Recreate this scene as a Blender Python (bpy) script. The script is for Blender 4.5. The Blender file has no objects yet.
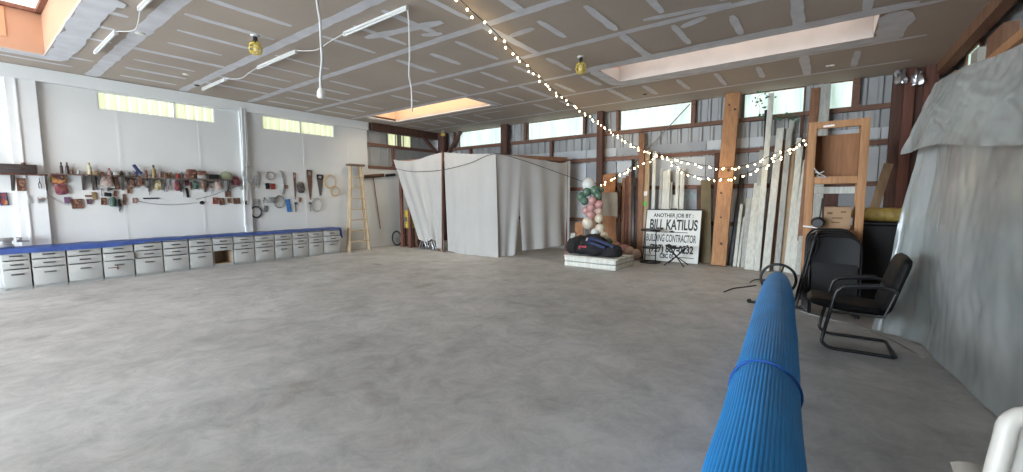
import bpy, bmesh, math, random
from mathutils import Vector, Matrix, noise
random.seed(7)
SC = bpy.context.scene
COL = SC.collection
PI = math.pi
# ------------------------------------------------------------------ camera
H = 1.35
F = 418.42; CX = 511.5; CY = 236.0
_p, _a, _r = math.radians(5.1576), math.radians(36.679), math.radians(-.208)
FW = Vector((-math.sin(_a)*math.cos(_p), math.cos(_a)*math.cos(_p), -math.sin(_p)))
_rt = Vector((math.cos(_a), math.sin(_a), 0)); _up = _rt.cross(FW)
RT = _rt*math.cos(_r) + _up*math.sin(_r); UP = -_rt*math.sin(_r) + _up*math.cos(_r)
EYE = Vector((0, 0, H))
cam = bpy.data.cameras.new('camera'); camo = bpy.data.objects.new('camera', cam); COL.objects.link(camo)
M = Matrix((RT, UP, -FW)).transposed().to_4x4(); M.translation = EYE
camo.matrix_world = M
cam.sensor_width = 36; cam.sensor_fit = 'HORIZONTAL'; cam.lens = F/1023*36; cam.clip_start = .02; cam.clip_end = 200
SC.camera = camo
SC.view_settings.view_transform = 'Standard'; SC.view_settings.look = 'None'
SC.view_settings.gamma = 1; SC.view_settings.use_curve_mapping = False
SC.view_settings.exposure = 1.62
SC.cycles.use_denoising = True; SC.cycles.max_bounces = 10; SC.cycles.diffuse_bounces = 8
SC.cycles.sample_clamp_indirect = 6
# ------------------------------------------------------------------ world and daylight
W = bpy.data.worlds.new('sky'); SC.world = W; W.use_nodes = True
bg = W.node_tree.nodes['Background']; bg.inputs[0].default_value = (.80, .91, 1, 1); bg.inputs[1].default_value = 9.5
sd = bpy.data.lights.new('sun', 'SUN'); sd.energy = 5; sd.angle = .02; sd.color = (1, .93, .82)
so = bpy.data.objects.new('sun', sd); COL.objects.link(so)
so.rotation_euler = Vector((.25, .42, -1)).to_track_quat('-Z', 'Y').to_euler()
def portal(name, loc, rot, sx, sy):
    d = bpy.data.lights.new(name, 'AREA'); d.shape = 'RECTANGLE'; d.size = sx; d.size_y = sy; d.cycles.is_portal = True
    o = bpy.data.objects.new(name, d); COL.objects.link(o); o.location = loc; o.rotation_euler = rot
portal('door_portal', (-5.8, -6.55, 1.6), (PI/2, 0, 0), 7.9, 3.2)

def ray(x, y): return FW + RT*((x-CX)/F) - UP*((y-CY)/F)
def fl(x, y, z=0.): d = ray(x, y); return EYE + d*((z-H)/d.z)
def onx(x, y, X): d = ray(x, y); return EYE + d*(X/d.x)
def ony(x, y, Y): d = ray(x, y); return EYE + d*(Y/d.y)
# ------------------------------------------------------------------ materials
MATS = {}
def mat(name, col, rough=.7, metal=0, var=.0, scale=4., col2=None, stretch=(1, 1, 1), bump=0., spec=None, emit=None, es=0, alpha=None, bscale=None, coat=None):
    if name in MATS: return MATS[name]
    m = bpy.data.materials.new(name); m.use_nodes = True; nt = m.node_tree; b = nt.nodes['Principled BSDF']
    b.inputs['Base Color'].default_value = (*col, 1); b.inputs['Roughness'].default_value = rough
    b.inputs['Metallic'].default_value = metal
    if spec is not None: b.inputs['Specular IOR Level'].default_value = spec
    if coat: b.inputs['Coat Weight'].default_value = coat
    if emit: b.inputs['Emission Color'].default_value = (*emit, 1); b.inputs['Emission Strength'].default_value = es
    if alpha is not None: b.inputs['Alpha'].default_value = alpha
    tc = nt.nodes.new('ShaderNodeTexCoord'); mp = nt.nodes.new('ShaderNodeMapping'); mp.inputs['Scale'].default_value = stretch
    nt.links.new(tc.outputs['Object'], mp.inputs[0])
    if var or col2:
        n = nt.nodes.new('ShaderNodeTexNoise'); n.inputs['Scale'].default_value = scale; n.inputs['Detail'].default_value = 6
        nt.links.new(mp.outputs[0], n.inputs['Vector'])
        r = nt.nodes.new('ShaderNodeValToRGB'); r.color_ramp.elements[0].position = .32; r.color_ramp.elements[1].position = .68
        c2 = col2 or tuple(max(0, c*(1-var)) for c in col)
        r.color_ramp.elements[0].color = (*c2, 1); r.color_ramp.elements[1].color = (*col, 1)
        nt.links.new(n.outputs[0], r.inputs[0]); nt.links.new(r.outputs[0], b.inputs['Base Color'])
    if bump:
        n2 = nt.nodes.new('ShaderNodeTexNoise'); n2.inputs['Scale'].default_value = bscale or scale*3; n2.inputs['Detail'].default_value = 5
        nt.links.new(mp.outputs[0], n2.inputs['Vector'])
        bp = nt.nodes.new('ShaderNodeBump'); bp.inputs['Strength'].default_value = bump; bp.inputs['Distance'].default_value = .02
        nt.links.new(n2.outputs[0], bp.inputs['Height']); nt.links.new(bp.outputs[0], b.inputs['Normal'])
    MATS[name] = m; return m
def wood(name, c, c2, st=(9, 9, .8)): return mat(name, c, .75, var=.3, scale=3, col2=c2, stretch=st, bump=.15)
fir = wood('fir_timber', (.47, .245, .115), (.34, .165, .075))
fir2 = wood('fir_timber_dark', (.26, .13, .07), (.17, .085, .05))
brown = wood('old_brown_timber', (.105, .045, .03), (.055, .026, .018))
red = wood('reddish_timber', (.17, .062, .04), (.09, .036, .026))
ply = wood('plywood', (.40, .19, .085), (.28, .125, .06))
tan = wood('tan_board', (.42, .31, .20), (.33, .23, .14))
whitew = wood('white_trim_board', (.66, .66, .60), (.50, .50, .45))
greyw = wood('grey_trim_board', (.46, .46, .42), (.32, .32, .30))
girt_m = wood('girt_timber', (.20, .10, .065), (.11, .055, .04), (.8, 9, 9))
ladw = wood('ladder_wood', (.52, .40, .26), (.38, .28, .17))
drywall = mat('drywall_paper', (.425, .36, .305), .9, var=.14, scale=.8, bump=.05)
mud = mat('joint_compound', (.64, .645, .68), .9, var=.16, scale=5)
wellm = mat('well_peach_drywall', (.50, .295, .195), .9, var=.10, scale=1.2)
wellw = mat('well_white_compound', (.44, .40, .375), .9, var=.15, scale=2.5)
wallw = mat('white_painted_panel', (.60, .605, .595), .6, var=.06, scale=1.3)
wallt = mat('white_painted_trim', (.64, .65, .65), .6, var=.05, scale=2)
metalw = mat('galvanised_siding', (.33, .335, .335), .5, .1, var=.2, scale=1.5)
foam = mat('white_insulation_wrap', (.50, .52, .54), .7, var=.2, scale=1.1, bump=.1)
foamd = mat('grey_insulation_wrap', (.33, .345, .365), .7, var=.25, scale=1.4, bump=.1)
black = mat('black_metal', (.007, .007, .008), .4, 0)
blackp = mat('black_plastic', (.006, .006, .007), .55, spec=.3)
blackc = mat('black_cloth', (.011, .011, .013), .85, var=.4, scale=7, bump=.3)
leather = mat('black_vinyl', (.0045, .0045, .005), .45, spec=.2, bump=.12, scale=30)
steel = mat('steel', (.45, .45, .46), .35, .85)
steeld = mat('dark_steel', (.13, .12, .12), .45, .7)
rust = mat('rusty_steel', (.17, .085, .055), .7, .3, var=.4, scale=12)
whitep = mat('white_plastic', (.78, .76, .72), .45)
whitec = mat('white_cable', (.52, .51, .50), .5)
greyp = mat('grey_cabinet_paint', (.37, .37, .355), .5, var=.05, scale=3)
greypd = mat('grey_cabinet_body', (.24, .24, .24), .6)
bluet = mat('blue_tarp', (.038, .082, .29), .55, var=.3, scale=6, bump=.5)
sheetm = mat('white_cotton_sheet', (.40, .39, .375), .9, var=.05, scale=2)
cardb = mat('cardboard', (.42, .27, .155), .85, var=.12, scale=3)
cable_d = mat('dark_cable', (.03, .022, .018), .6)
cable_g = mat('grey_cable', (.25, .25, .24), .6)
bulbm = mat('warm_bulb', (1, .8, .5), .3, emit=(1, .72, .36), es=13)
for nm, c in dict(red_paint=(.32, .03, .025), green_paint=(.05, .16, .09), yellow_paint=(.7, .5, .04), cream=(.58, .52, .34), pink=(.34, .22, .21), magenta=(.20, .035, .06), orange=(.45, .15, .06), blue=(.06, .22, .55), brownp=(.15, .07, .04), dkgreen=(.03, .075, .05), brass=(.28, .19, .08), lime=(.15, .6, .08), redcloth=(.5, .02, .05), navy=(.015, .03, .11), yel2=(.42, .28, .06), terracotta=(.26, .105, .07), grey=(.22, .22, .22), grey2=(.42, .42, .40), purple=(.16, .08, .15)).items():
    mat(nm, c, .6, var=.55, scale=16)
g = MATS
def cloth_pattern(name, cols, scale=28):
    m = mat(name, cols[0], .85); nt = m.node_tree; b = nt.nodes['Principled BSDF']; tc = nt.nodes.new('ShaderNodeTexCoord')
    v = nt.nodes.new('ShaderNodeTexVoronoi'); v.inputs['Scale'].default_value = scale; nt.links.new(tc.outputs['Object'], v.inputs['Vector'])
    sp = nt.nodes.new('ShaderNodeSeparateColor'); nt.links.new(v.outputs['Color'], sp.inputs[0])
    r = nt.nodes.new('ShaderNodeValToRGB'); r.color_ramp.interpolation = 'CONSTANT'; e = r.color_ramp.elements
    while len(e) < len(cols): e.new(.5)
    for i, c in enumerate(cols): e[i].position = i/len(cols); e[i].color = (*c, 1)
    nt.links.new(sp.outputs[0], r.inputs[0]); nt.links.new(r.outputs[0], b.inputs['Base Color']); return m
cloth_pattern('patch_warm', [(.40, .26, .05), (.30, .06, .05), (.16, .06, .10), (.42, .20, .08), (.10, .06, .05)])
cloth_pattern('patch_red', [(.16, .03, .04), (.24, .05, .06), (.07, .03, .05), (.14, .05, .03)])
cloth_pattern('patch_pale', [(.36, .28, .24), (.42, .34, .28), (.22, .12, .10), (.34, .26, .26), (.30, .20, .16)])
cloth_pattern('patch_dark', [(.05, .05, .05), (.10, .08, .07), (.03, .03, .04), (.15, .12, .09)])
cloth_pattern('patch_brown', [(.16, .07, .045), (.08, .04, .03), (.26, .14, .08), (.12, .05, .04)], 40)
cloth_pattern('patch_cream', [(.44, .38, .22), (.36, .28, .14), (.20, .16, .08), (.46, .42, .30)])
cloth_pattern('patch_green', [(.04, .09, .06), (.03, .05, .04), (.10, .14, .10)])
def floor_mat():
    m = bpy.data.materials.new('concrete'); m.use_nodes = True; nt = m.node_tree; b = nt.nodes['Principled BSDF']
    N = nt.nodes.new; L = nt.links.new
    tc = N('ShaderNodeTexCoord')
    def nz(s, d=8, r=.6, dist=0):
        n = N('ShaderNodeTexNoise'); n.inputs['Scale'].default_value = s; n.inputs['Detail'].default_value = d; n.inputs['Roughness'].default_value = r
        n.inputs['Distortion'].default_value = dist; L(tc.outputs['Object'], n.inputs['Vector']); return n
    def ramp(src, p0, c0, p1, c1):
        r = N('ShaderNodeValToRGB'); e = r.color_ramp.elements; e[0].position = p0; e[0].color = (*c0, 1); e[1].position = p1; e[1].color = (*c1, 1); L(src, r.inputs[0]); return r
    a = ramp(nz(.45, 10, .65, .4).outputs[0], .3, (.32, .312, .30), .7, (.50, .495, .485))
    f = ramp(nz(3.2, 12, .8, .5).outputs[0], .36, (.72,)*3, .60, (1.08,)*3)
    mx = N('ShaderNodeMix'); mx.data_type = 'RGBA'; mx.blend_type = 'MULTIPLY'; mx.inputs[0].default_value = 1; L(a.outputs[0], mx.inputs[6]); L(f.outputs[0], mx.inputs[7])
    s = ramp(nz(1.1, 4, .5, 1.2).outputs[0], .62, (1, 1, 1), .72, (.83, .80, .76))
    m2 = N('ShaderNodeMix'); m2.data_type = 'RGBA'; m2.blend_type = 'MULTIPLY'; m2.inputs[0].default_value = 1; L(mx.outputs[2], m2.inputs[6]); L(s.outputs[0], m2.inputs[7])
    prev = m2.outputs[2]
    # worn patches with a shape of their own
    for (x, y, rx, ry, c) in [(-1.60, 1.76, .23, .27, (.43, .39, .33)), (-3.05, 3.6, .45, .22, (.19, .17, .15)), (-3.3, .55, .10, .06, (.62, .62, .62)), (-6.6, 2.3, .7, .55, (.27, .24, .205)), (-.9, 3.4, .6, .35, (.26, .25, .235)), (-4.6, 3.9, .5, .25, (.43, .42, .40)), (-2.3, 4.6, .3, .3, (.27, .25, .22)), (-5.2, 1.2, .35, .35, (.44, .43, .42))]:
        mp = N('ShaderNodeMapping'); mp.vector_type = 'POINT'; mp.inputs['Scale'].default_value = (1/rx, 1/ry, 1); mp.inputs['Location'].default_value = (-x/rx, -y/ry, 0)
        L(tc.outputs['Object'], mp.inputs[0])
        ln = N('ShaderNodeVectorMath'); ln.operation = 'LENGTH'; L(mp.outputs[0], ln.inputs[0])
        n5 = nz(5, 5, .7); ad = N('ShaderNodeMath'); ad.operation = 'ADD'; L(ln.outputs['Value'], ad.inputs[0]); L(n5.outputs[0], ad.inputs[1])
        rp = ramp(ad.outputs[0], .75 if rx < .3 else .6, (.75,)*3, 1.5, (0,)*3)
        mm = N('ShaderNodeMix'); mm.data_type = 'RGBA'; L(rp.outputs[0], mm.inputs[0]); L(prev, mm.inputs[6]); mm.inputs[7].default_value = (*c, 1); prev = mm.outputs[2]
    L(prev, b.inputs['Base Color'])
    rr = ramp(nz(2.2, 6).outputs[0], .3, (.42,)*3, .7, (.7,)*3); L(rr.outputs[0], b.inputs['Roughness'])
    bp = N('ShaderNodeBump'); bp.inputs['Strength'].default_value = .12; bp.inputs['Distance'].default_value = .01; L(nz(14, 8, .7).outputs[0], bp.inputs['Height']); L(bp.outputs[0], b.inputs['Normal'])
    return m
def pane_mat(name, c, c2, es, axis):
    m = bpy.data.materials.new(name); m.use_nodes = True; nt = m.node_tree; b = nt.nodes['Principled BSDF']; N = nt.nodes.new; L = nt.links.new
    tc = N('ShaderNodeTexCoord'); mp = N('ShaderNodeMapping'); s = [0.15, 0.15, .6]; s[axis] = 5; mp.inputs['Scale'].default_value = s
    L(tc.outputs['Object'], mp.inputs[0]); n = N('ShaderNodeTexNoise'); n.inputs['Scale'].default_value = 2.2; n.inputs['Detail'].default_value = 3; L(mp.outputs[0], n.inputs['Vector'])
    r = N('ShaderNodeValToRGB'); e = r.color_ramp.elements; e[0].position = .38; e[0].color = (*c2, 1); e[1].position = .6; e[1].color = (*c, 1); L(n.outputs[0], r.inputs[0])
    L(r.outputs[0], b.inputs['Emission Color']); b.inputs['Emission Strength'].default_value = es; b.inputs['Base Color'].default_value = (.5, .55, .5, 1)
    return m
# ------------------------------------------------------------------ mesh builder
class MB:
    def __init__(s): s.v = []; s.f = []; s.m = []; s.sm = []
    def add(s, vs, fs, mi=0, smooth=False):
        o = len(s.v); s.v += [Vector(v) for v in vs]
        for f in fs: s.f.append([i+o for i in f]); s.m.append(mi); s.sm.append(smooth)
        return s
    def box(s, c, d, rot=None, mi=0, bev=0.):
        c = Vector(c); hx, hy, hz = [k/2 for k in d]; b = min(bev, hx*.9, hy*.9, hz*.9)
        R = rot or Matrix.Identity(3)
        if b <= 0:
            vs = [(x*hx, y*hy, z*hz) for x in (-1, 1) for y in (-1, 1) for z in (-1, 1)]
            fs = [(0, 1, 3, 2), (4, 6, 7, 5), (0, 4, 5, 1), (2, 3, 7, 6), (0, 2, 6, 4), (1, 5, 7, 3)]
            return s.add([c + R @ Vector(v) for v in vs], fs, mi)
        bm = bmesh.new(); bmesh.ops.create_cube(bm, size=1)
        for v in bm.verts: v.co = Vector((v.co.x*d[0], v.co.y*d[1], v.co.z*d[2]))
        bmesh.ops.bevel(bm, geom=bm.edges[:], offset=b, segments=2, affect='EDGES', profile=.5)
        bm.verts.index_update(); s.add([c + R @ v.co for v in bm.verts], [[v.index for v in f.verts] for f in bm.faces], mi, True); bm.free(); return s
    def beam(s, a, b, w, t, side=(0, 1, 0), mi=0, bev=.004):
        """box from a to b; w along the side direction, t across"""
        a = Vector(a); b = Vector(b); z = (b-a); l = z.length; z.normalize(); x = Vector(side); x = (x - z*x.dot(z)).normalized(); y = z.cross(x)
        return s.box((a+b)/2, (w, t, l), Matrix((x, y, z)).transposed(), mi, bev)
    def tube(s, pts, r, n=8, mi=0, cap=True, closed=False, flat=None):
        pts = [Vector(p) for p in pts]; rs = r if isinstance(r, (list, tuple)) else [r]*len(pts); vs = []; pn = None; k = len(pts)
        for i, p in enumerate(pts):
            if closed: t = pts[(i+1) % k]-pts[i-1]
            else: t = pts[min(i+1, k-1)]-pts[max(i-1, 0)]
            t.normalize()
            if pn is None: pn = t.orthogonal().normalized()
            pn = (pn-t*pn.dot(t)).normalized(); q = t.cross(pn)
            for j in range(n):
                a = 2*PI*j/n; vs.append(p + (pn*math.cos(a)+q*math.sin(a))*rs[i])
        fs = []
        for i in range(k if closed else k-1):
            for j in range(n):
                a = i*n+j; b = i*n+(j+1) % n; i2 = (i+1) % k; fs.append((a, b, i2*n+(j+1) % n, i2*n+j))
        if cap and not closed: fs += [tuple(range(n))[::-1], tuple(range((k-1)*n, k*n))]
        return s.add(vs, fs, mi, True)
    def lathe(s, c, prof, n=20, axis=(0, 0, 1), mi=0, sc=(1, 1)):
        c = Vector(c); z = Vector(axis).normalized(); x = z.orthogonal().normalized(); y = z.cross(x); vs = []
        if abs(z.z) > .99: x = Vector((1, 0, 0)); y = Vector((0, 1, 0))
        for (r, h) in prof:
            for j in range(n):
                a = 2*PI*j/n; vs.append(c + z*h + x*(r*math.cos(a)*sc[0]) + y*(r*math.sin(a)*sc[1]))
        fs = []
        for i in range(len(prof)-1):
            for j in range(n): fs.append((i*n+j, i*n+(j+1) % n, (i+1)*n+(j+1) % n, (i+1)*n+j))
        fs += [tuple(range(n))[::-1], tuple(range((len(prof)-1)*n, len(prof)*n))]
        return s.add(vs, fs, mi, True)
    def ball(s, c, r, n=14, m=8, sc=(1, 1, 1), mi=0, jit=0):
        c = Vector(c); vs = [c+Vector((0, 0, r*sc[2]))]
        for i in range(1, m):
            th = PI*i/m
            for j in range(n):
                a = 2*PI*j/n; d = Vector((math.sin(th)*math.cos(a)*sc[0], math.sin(th)*math.sin(a)*sc[1], math.cos(th)*sc[2]))
                k = 1 + jit*(noise.noise((c+d*r)*9/max(r, .05)*.12)) if jit else 1
                vs.append(c+d*r*k)
        vs.append(c-Vector((0, 0, r*sc[2]))); fs = [(0, 1+j, 1+(j+1) % n) for j in range(n)]
        for i in range(m-2):
            for j in range(n): a = 1+i*n; fs.append((a+j, a+n+j, a+n+(j+1) % n, a+(j+1) % n))
        e = len(vs)-1; a = 1+(m-2)*n; fs += [(e, a+(j+1) % n, a+j) for j in range(n)]
        return s.add(vs, fs, mi, True)
    def ring(s, c, R, r, axis=(1, 0, 0), n=28, k=6, mi=0, sc=(1, 1), a0=0, a1=2*PI):
        c = Vector(c); z = Vector(axis).normalized()
        x = Vector((0, 1, 0)) if abs(z.x) > .9 else (Vector((1, 0, 0))); x = (x-z*x.dot(z)).normalized(); y = z.cross(x)
        full = abs(a1-a0-2*PI) < 1e-6
        pts = [c + x*(R*sc[0]*math.cos(a0+(a1-a0)*i/(n if full else n-1))) + y*(R*sc[1]*math.sin(a0+(a1-a0)*i/(n if full else n-1))) for i in range(n)]
        return s.tube(pts, r, k, mi, closed=full)
    def prism(s, pts, ext, mi=0, bev=0):
        """closed outline of 3-D points extruded by the vector ext"""
        n = len(pts); e = Vector(ext); vs = [Vector(p) for p in pts]; vs += [v+e for v in vs]
        fs = [tuple(range(n))[::-1], tuple(range(n, 2*n))] + [(i, (i+1) % n, n+(i+1) % n, n+i) for i in range(n)]
        return s.add(vs, fs, mi)
    def grid(s, fn, nu, nv, th=0., mi=0, off=None):
        vs = [Vector(fn(i/nu, j/nv)) for i in range(nu+1) for j in range(nv+1)]
        q = lambda i, j: i*(nv+1)+j
        fs = [(q(i, j), q(i+1, j), q(i+1, j+1), q(i, j+1)) for i in range(nu) for j in range(nv)]
        if th:
            e = Vector(off) if off else None; n = len(vs)
            nr = []
            for i in range(nu+1):
                for j in range(nv+1):
                    du = vs[q(min(i+1, nu), j)]-vs[q(max(i-1, 0), j)]; dv = vs[q(i, min(j+1, nv))]-vs[q(i, max(j-1, 0))]
                    c = du.cross(dv); nr.append(c.normalized() if c.length > 1e-9 else Vector((0, 0, 1)))
            vs += [v+nn*th for v, nn in zip(vs, nr)]
            fs += [tuple(k+n for k in f[::-1]) for f in fs]
            bd = [q(i, 0) for i in range(nu+1)]+[q(nu, j) for j in range(1, nv+1)]+[q(i, nv) for i in range(nu-1, -1, -1)]+[q(0, j) for j in range(nv-1, 0, -1)]
            fs += [(bd[k], bd[(k+1) % len(bd)], bd[(k+1) % len(bd)]+n, bd[k]+n) for k in range(len(bd))]
        return s.add(vs, fs, mi, True)
    def build(s, name, mats, parent=None, sub=0):
        if not isinstance(mats, (list, tuple)): mats = [mats]
        xs = [v.x for v in s.v]; ys = [v.y for v in s.v]; zs = [v.z for v in s.v]
        org = Vector((0, 0, 0))
        if parent is None: org = Vector(((min(xs)+max(xs))/2, (min(ys)+max(ys))/2, min(zs)))
        else:
            p = parent
            while p: org += p.location; p = p.parent
        me = bpy.data.meshes.new(name); me.from_pydata([v-org for v in s.v], [], s.f)
        for m in mats: me.materials.append(m)
        me.polygons.foreach_set('material_index', s.m); me.polygons.foreach_set('use_smooth', s.sm)
        bm = bmesh.new(); bm.from_mesh(me); bmesh.ops.recalc_face_normals(bm, faces=bm.faces[:]); bm.to_mesh(me); bm.free()
        try: me.set_sharp_from_angle(angle=math.radians(38))
        except Exception: pass
        o = bpy.data.objects.new(name, me); COL.objects.link(o)
        if parent: o.parent = parent
        else: o.location = org
        if sub: md = o.modifiers.new('sub', 'SUBSURF'); md.levels = sub; md.render_levels = sub
        return o
def tag(o, label, cat, group=None, kind=None):
    o['label'] = label; o['category'] = cat
    if group: o['group'] = group
    if kind: o['kind'] = kind
    return o
def root(name, loc, label, cat, group=None):
    o = bpy.data.objects.new(name, None); o.location = loc; COL.objects.link(o); return tag(o, label, cat, group)
def struct(mb, name, m, parent=None):
    o = mb.build(name, m, parent)
    if parent is None: o['kind'] = 'structure'
    return o
def dup(r, loc, rz=0., label=None, group=None):
    c = r.copy(); COL.objects.link(c); c.location = loc; c.rotation_euler = (0, 0, rz)
    if label: c['label'] = label
    if group: c['group'] = group
    for ch in list(r.children):
        k = ch.copy(); COL.objects.link(k); k.parent = c
        for gch in list(ch.children):
            q = gch.copy(); COL.objects.link(q); q.parent = k
    return c
def smooth(pts, k=6):
    """Catmull-Rom through the points"""
    P = [Vector(p) for p in pts]; P = [P[0]]+P+[P[-1]]; out = []
    for i in range(1, len(P)-2):
        for j in range(k):
            t = j/k; a, b, c, d = P[i-1:i+3]
            out.append(.5*((2*b)+(c-a)*t+(2*a-5*b+4*c-d)*t*t+(3*b-a-3*c+d)*t**3))
    out.append(P[-2]); return out
# ================================================================== ROOM
ZC = 3.42; XL = -10.07; YB = 9.71; XR = 1.5; YF = -6.5; WZ = 2.93
b = MB(); b.box(((XL+XR)/2, (YB+YF)/2, -.05), (XR-XL+.4, YB-YF+.6, .1)); struct(b, 'floor', floor_mat())
# ceiling: four-foot drywall boards with taped joints, three skylight openings
SKY = [(-9.10, -6.27, -2.2, .995), (-9.40, -6.02, 6.53, 7.40), (-3.05, .41, 6.50, 7.34)]
b = MB()
xs = sorted({XL-.1, XR+.1, *[s[0] for s in SKY], *[s[1] for s in SKY]}); ys = sorted({YF-.1, YB+.1, *[s[2] for s in SKY], *[s[3] for s in SKY]})
for i in range(len(xs)-1):
    for j in range(len(ys)-1):
        cx = (xs[i]+xs[i+1])/2; cy = (ys[j]+ys[j+1])/2
        if any(s[0] < cx < s[1] and s[2] < cy < s[3] for s in SKY): continue
        b.box((cx, cy, ZC+.03), (xs[i+1]-xs[i], ys[j+1]-ys[j], .06))
def inside(x, y): return any(s[0]-.02 < x < s[1]+.02 and s[2]-.02 < y < s[3]+.02 for s in SKY)
def strip(x0, y0, x1, y1, w, seed=0, rag=.25):
    """a smear of joint compound with a ragged edge, 1.5 mm thick, under the boards"""
    L = math.hypot(x1-x0, y1-y0); n = max(4, int(L/.12)); dx, dy = (x1-x0)/L, (y1-y0)/L; run = []
    z = ZC-.0015-seed*.00004
    for i in range(n+1):
        t = i/n; x = x0+(x1-x0)*t; y = y0+(y1-y0)*t
        if inside(x, y):
            if len(run) > 1: emit(run, z)
            run = []; continue
        e = .55 if i in (0, n) else 1
        wl = w/2*e*(1+rag*noise.noise(Vector((x*4.3, y*4.3, seed)))*1.2); wr = w/2*e*(1+rag*noise.noise(Vector((x*4.3, y*4.3, seed+9)))*1.2)
        run.append(((x-dy*wl, y+dx*wl), (x+dy*wr, y-dx*wr)))
    if len(run) > 1: emit(run, z)
def emit(run, z):
    vs = []; [vs.extend([(*p, z), (*q, z)]) for p, q in run]
    b.add(vs, [(2*i, 2*i+2, 2*i+3, 2*i+1) for i in range(len(run)-1)], 1)
TY = [1.595, 2.83, 4.0, 5.24, 6.44, 7.66, 8.88]
for k, y in enumerate(TY): strip(XL+.1, y, .95 if y > 3 else XR-.1, y, [.17, .14, .13, .12, .10, .09, .08][k], k)
strip(XL+.1, .38, -.5, .38, .2, 11); strip(XL+.1, -.85, XR, -.85, .16, 12)
full = {(0, -7.9), (1, -5.75), (2, -3.45), (3, -2.25), (1, -8.6), (0, -3.4), (2, -8.2), (3, -5.8), (3, -7.6), (4, -4.6), (4, -8.7), (5, -7.4), (5, -3.2), (5, -.6), (3, -.1), (2, -.6), (1, -2.8), (1, -.4)}
rows = [.38]+TY
k = 20
for r in range(len(rows)-1):
    y0, y1 = rows[r], rows[r+1]
    for i in range(17):
        x = XL+.55+i*.612; k += 1; rr = random.random()
        if rr < .10 or x > .75: continue
        isf = any(a == r-1 and abs(xx-x) < .31 for a, xx in full)
        if isf: strip(x, y0, x, y1, .12, k)
        else:
            o = random.uniform(.12, .3); strip(x, y0+o, x, y1-random.uniform(.12, .35), random.uniform(.075, .115), k, .35)
for (x0, y0, x1, y1, w) in [(-4.85, 3.38, -3.7, 3.62, .14), (-4.2, 3.75, -3.95, 3.86, .12), (-3.35, 4.46, -2.95, 4.42, .12), (-4.6, 3.45, -4.3, 3.5, .08), (-1.8, 5.0, -.9, 5.15, .10), (-1.5, 5.5, -1.2, 5.35, .12), (-9.0, 8.1, -8.2, 8.2, .06), (-6.9, 7.95, -6.2, 8.0, .06)]:
    strip(x0, y0, x1, y1, w, k); k += 1
# wide compound border round the openings
for (x0, x1, y0, y1), w in zip(SKY, (.30, .10, .30)):
    q = w/2
    strip(x1+q, y0, x1+q, y1+w, w, k+1, .3); strip(x0-w*.4, y1+q*.8, x1+w, y1+q*.8, w*.8, k+2, .3)
    strip(x0-q*.6, y0-.05, x0-q*.6, y1+w*.6, w*.7, k+3, .3); strip(x0-w*.5, y0-q, x1+w, y0-q, w*.8, k+4, .3); k += 6
struct(b, 'ceiling', [drywall, mud])
# skylight wells
paneR = pane_mat('skylight_pane', (1, .95, .90), (1, .62, .5), .78, 0)
paneM = pane_mat('skylight_pane_amber', (1, .95, .80), (1, .85, .62), 3.0, 0); paneD = pane_mat('skylight_pane_dull', (1, .97, .93), (.9, .85, .8), 1.35, 0)
for i, ((x0, x1, y0, y1), hh) in enumerate(zip(SKY, (.62, .55, .55))):
    b = MB(); t = .03; m2 = 1 if i == 2 else 0
    b.box((x0-t/2, (y0+y1)/2, ZC+hh/2), (t, y1-y0+2*t, hh), mi=0); b.box((x1+t/2, (y0+y1)/2, ZC+hh/2), (t, y1-y0+2*t, hh))
    b.box(((x0+x1)/2, y0-t/2, ZC+hh/2), (x1-x0, t, hh)); b.box(((x0+x1)/2, y1+t/2, ZC+hh/2), (x1-x0, t, hh))
    if i == 2:      # thick compound over the lower part of the well, paper showing above
        b.box(((x0+x1)/2, y1-.004, ZC+.14), (x1-x0, .008, .29), mi=1); b.box((x1-.004, (y0+y1)/2, ZC+.18), (.008, y1-y0, .35), mi=1)
        b.box((x0+.004, (y0+y1)/2, ZC+.1), (.008, y1-y0, .2), mi=1)
    else:           # white corner bead at the lower edge
        for (cx, cy, sx, sy) in [(x0, (y0+y1)/2, .02, y1-y0), (x1, (y0+y1)/2, .02, y1-y0), ((x0+x1)/2, y1, x1-x0, .02)]: b.box((cx, cy, ZC+.004), (sx, sy, .02), mi=1)
    if i == 0: b.box((x0+.006, -.15, ZC+.36), (.012, 1.6, .40), mi=2)
    struct(b, 'trim_skylight', [wellm, wellw, mat('darker_peach_paper', (.62, .33, .2), .9)])
    w = MB().box(((x0+x1)/2, (y0+y1)/2, ZC+hh+.01), (x1-x0+.1, y1-y0+.1, .012)); wo = struct(w, 'window_%d' % (10+i), (paneR, paneM, paneD)[i])
    fr = MB()
    for (cx, cy, sx, sy) in [(x0+.03, (y0+y1)/2, .06, y1-y0), (x1-.03, (y0+y1)/2, .06, y1-y0), ((x0+x1)/2, y0+.03, x1-x0, .06), ((x0+x1)/2, y1-.03, x1-x0, .06)]: fr.box((cx, cy, ZC+hh-.03), (sx, sy, .05))
    fo = fr.build('window_frame', g['terracotta'], wo)
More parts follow.
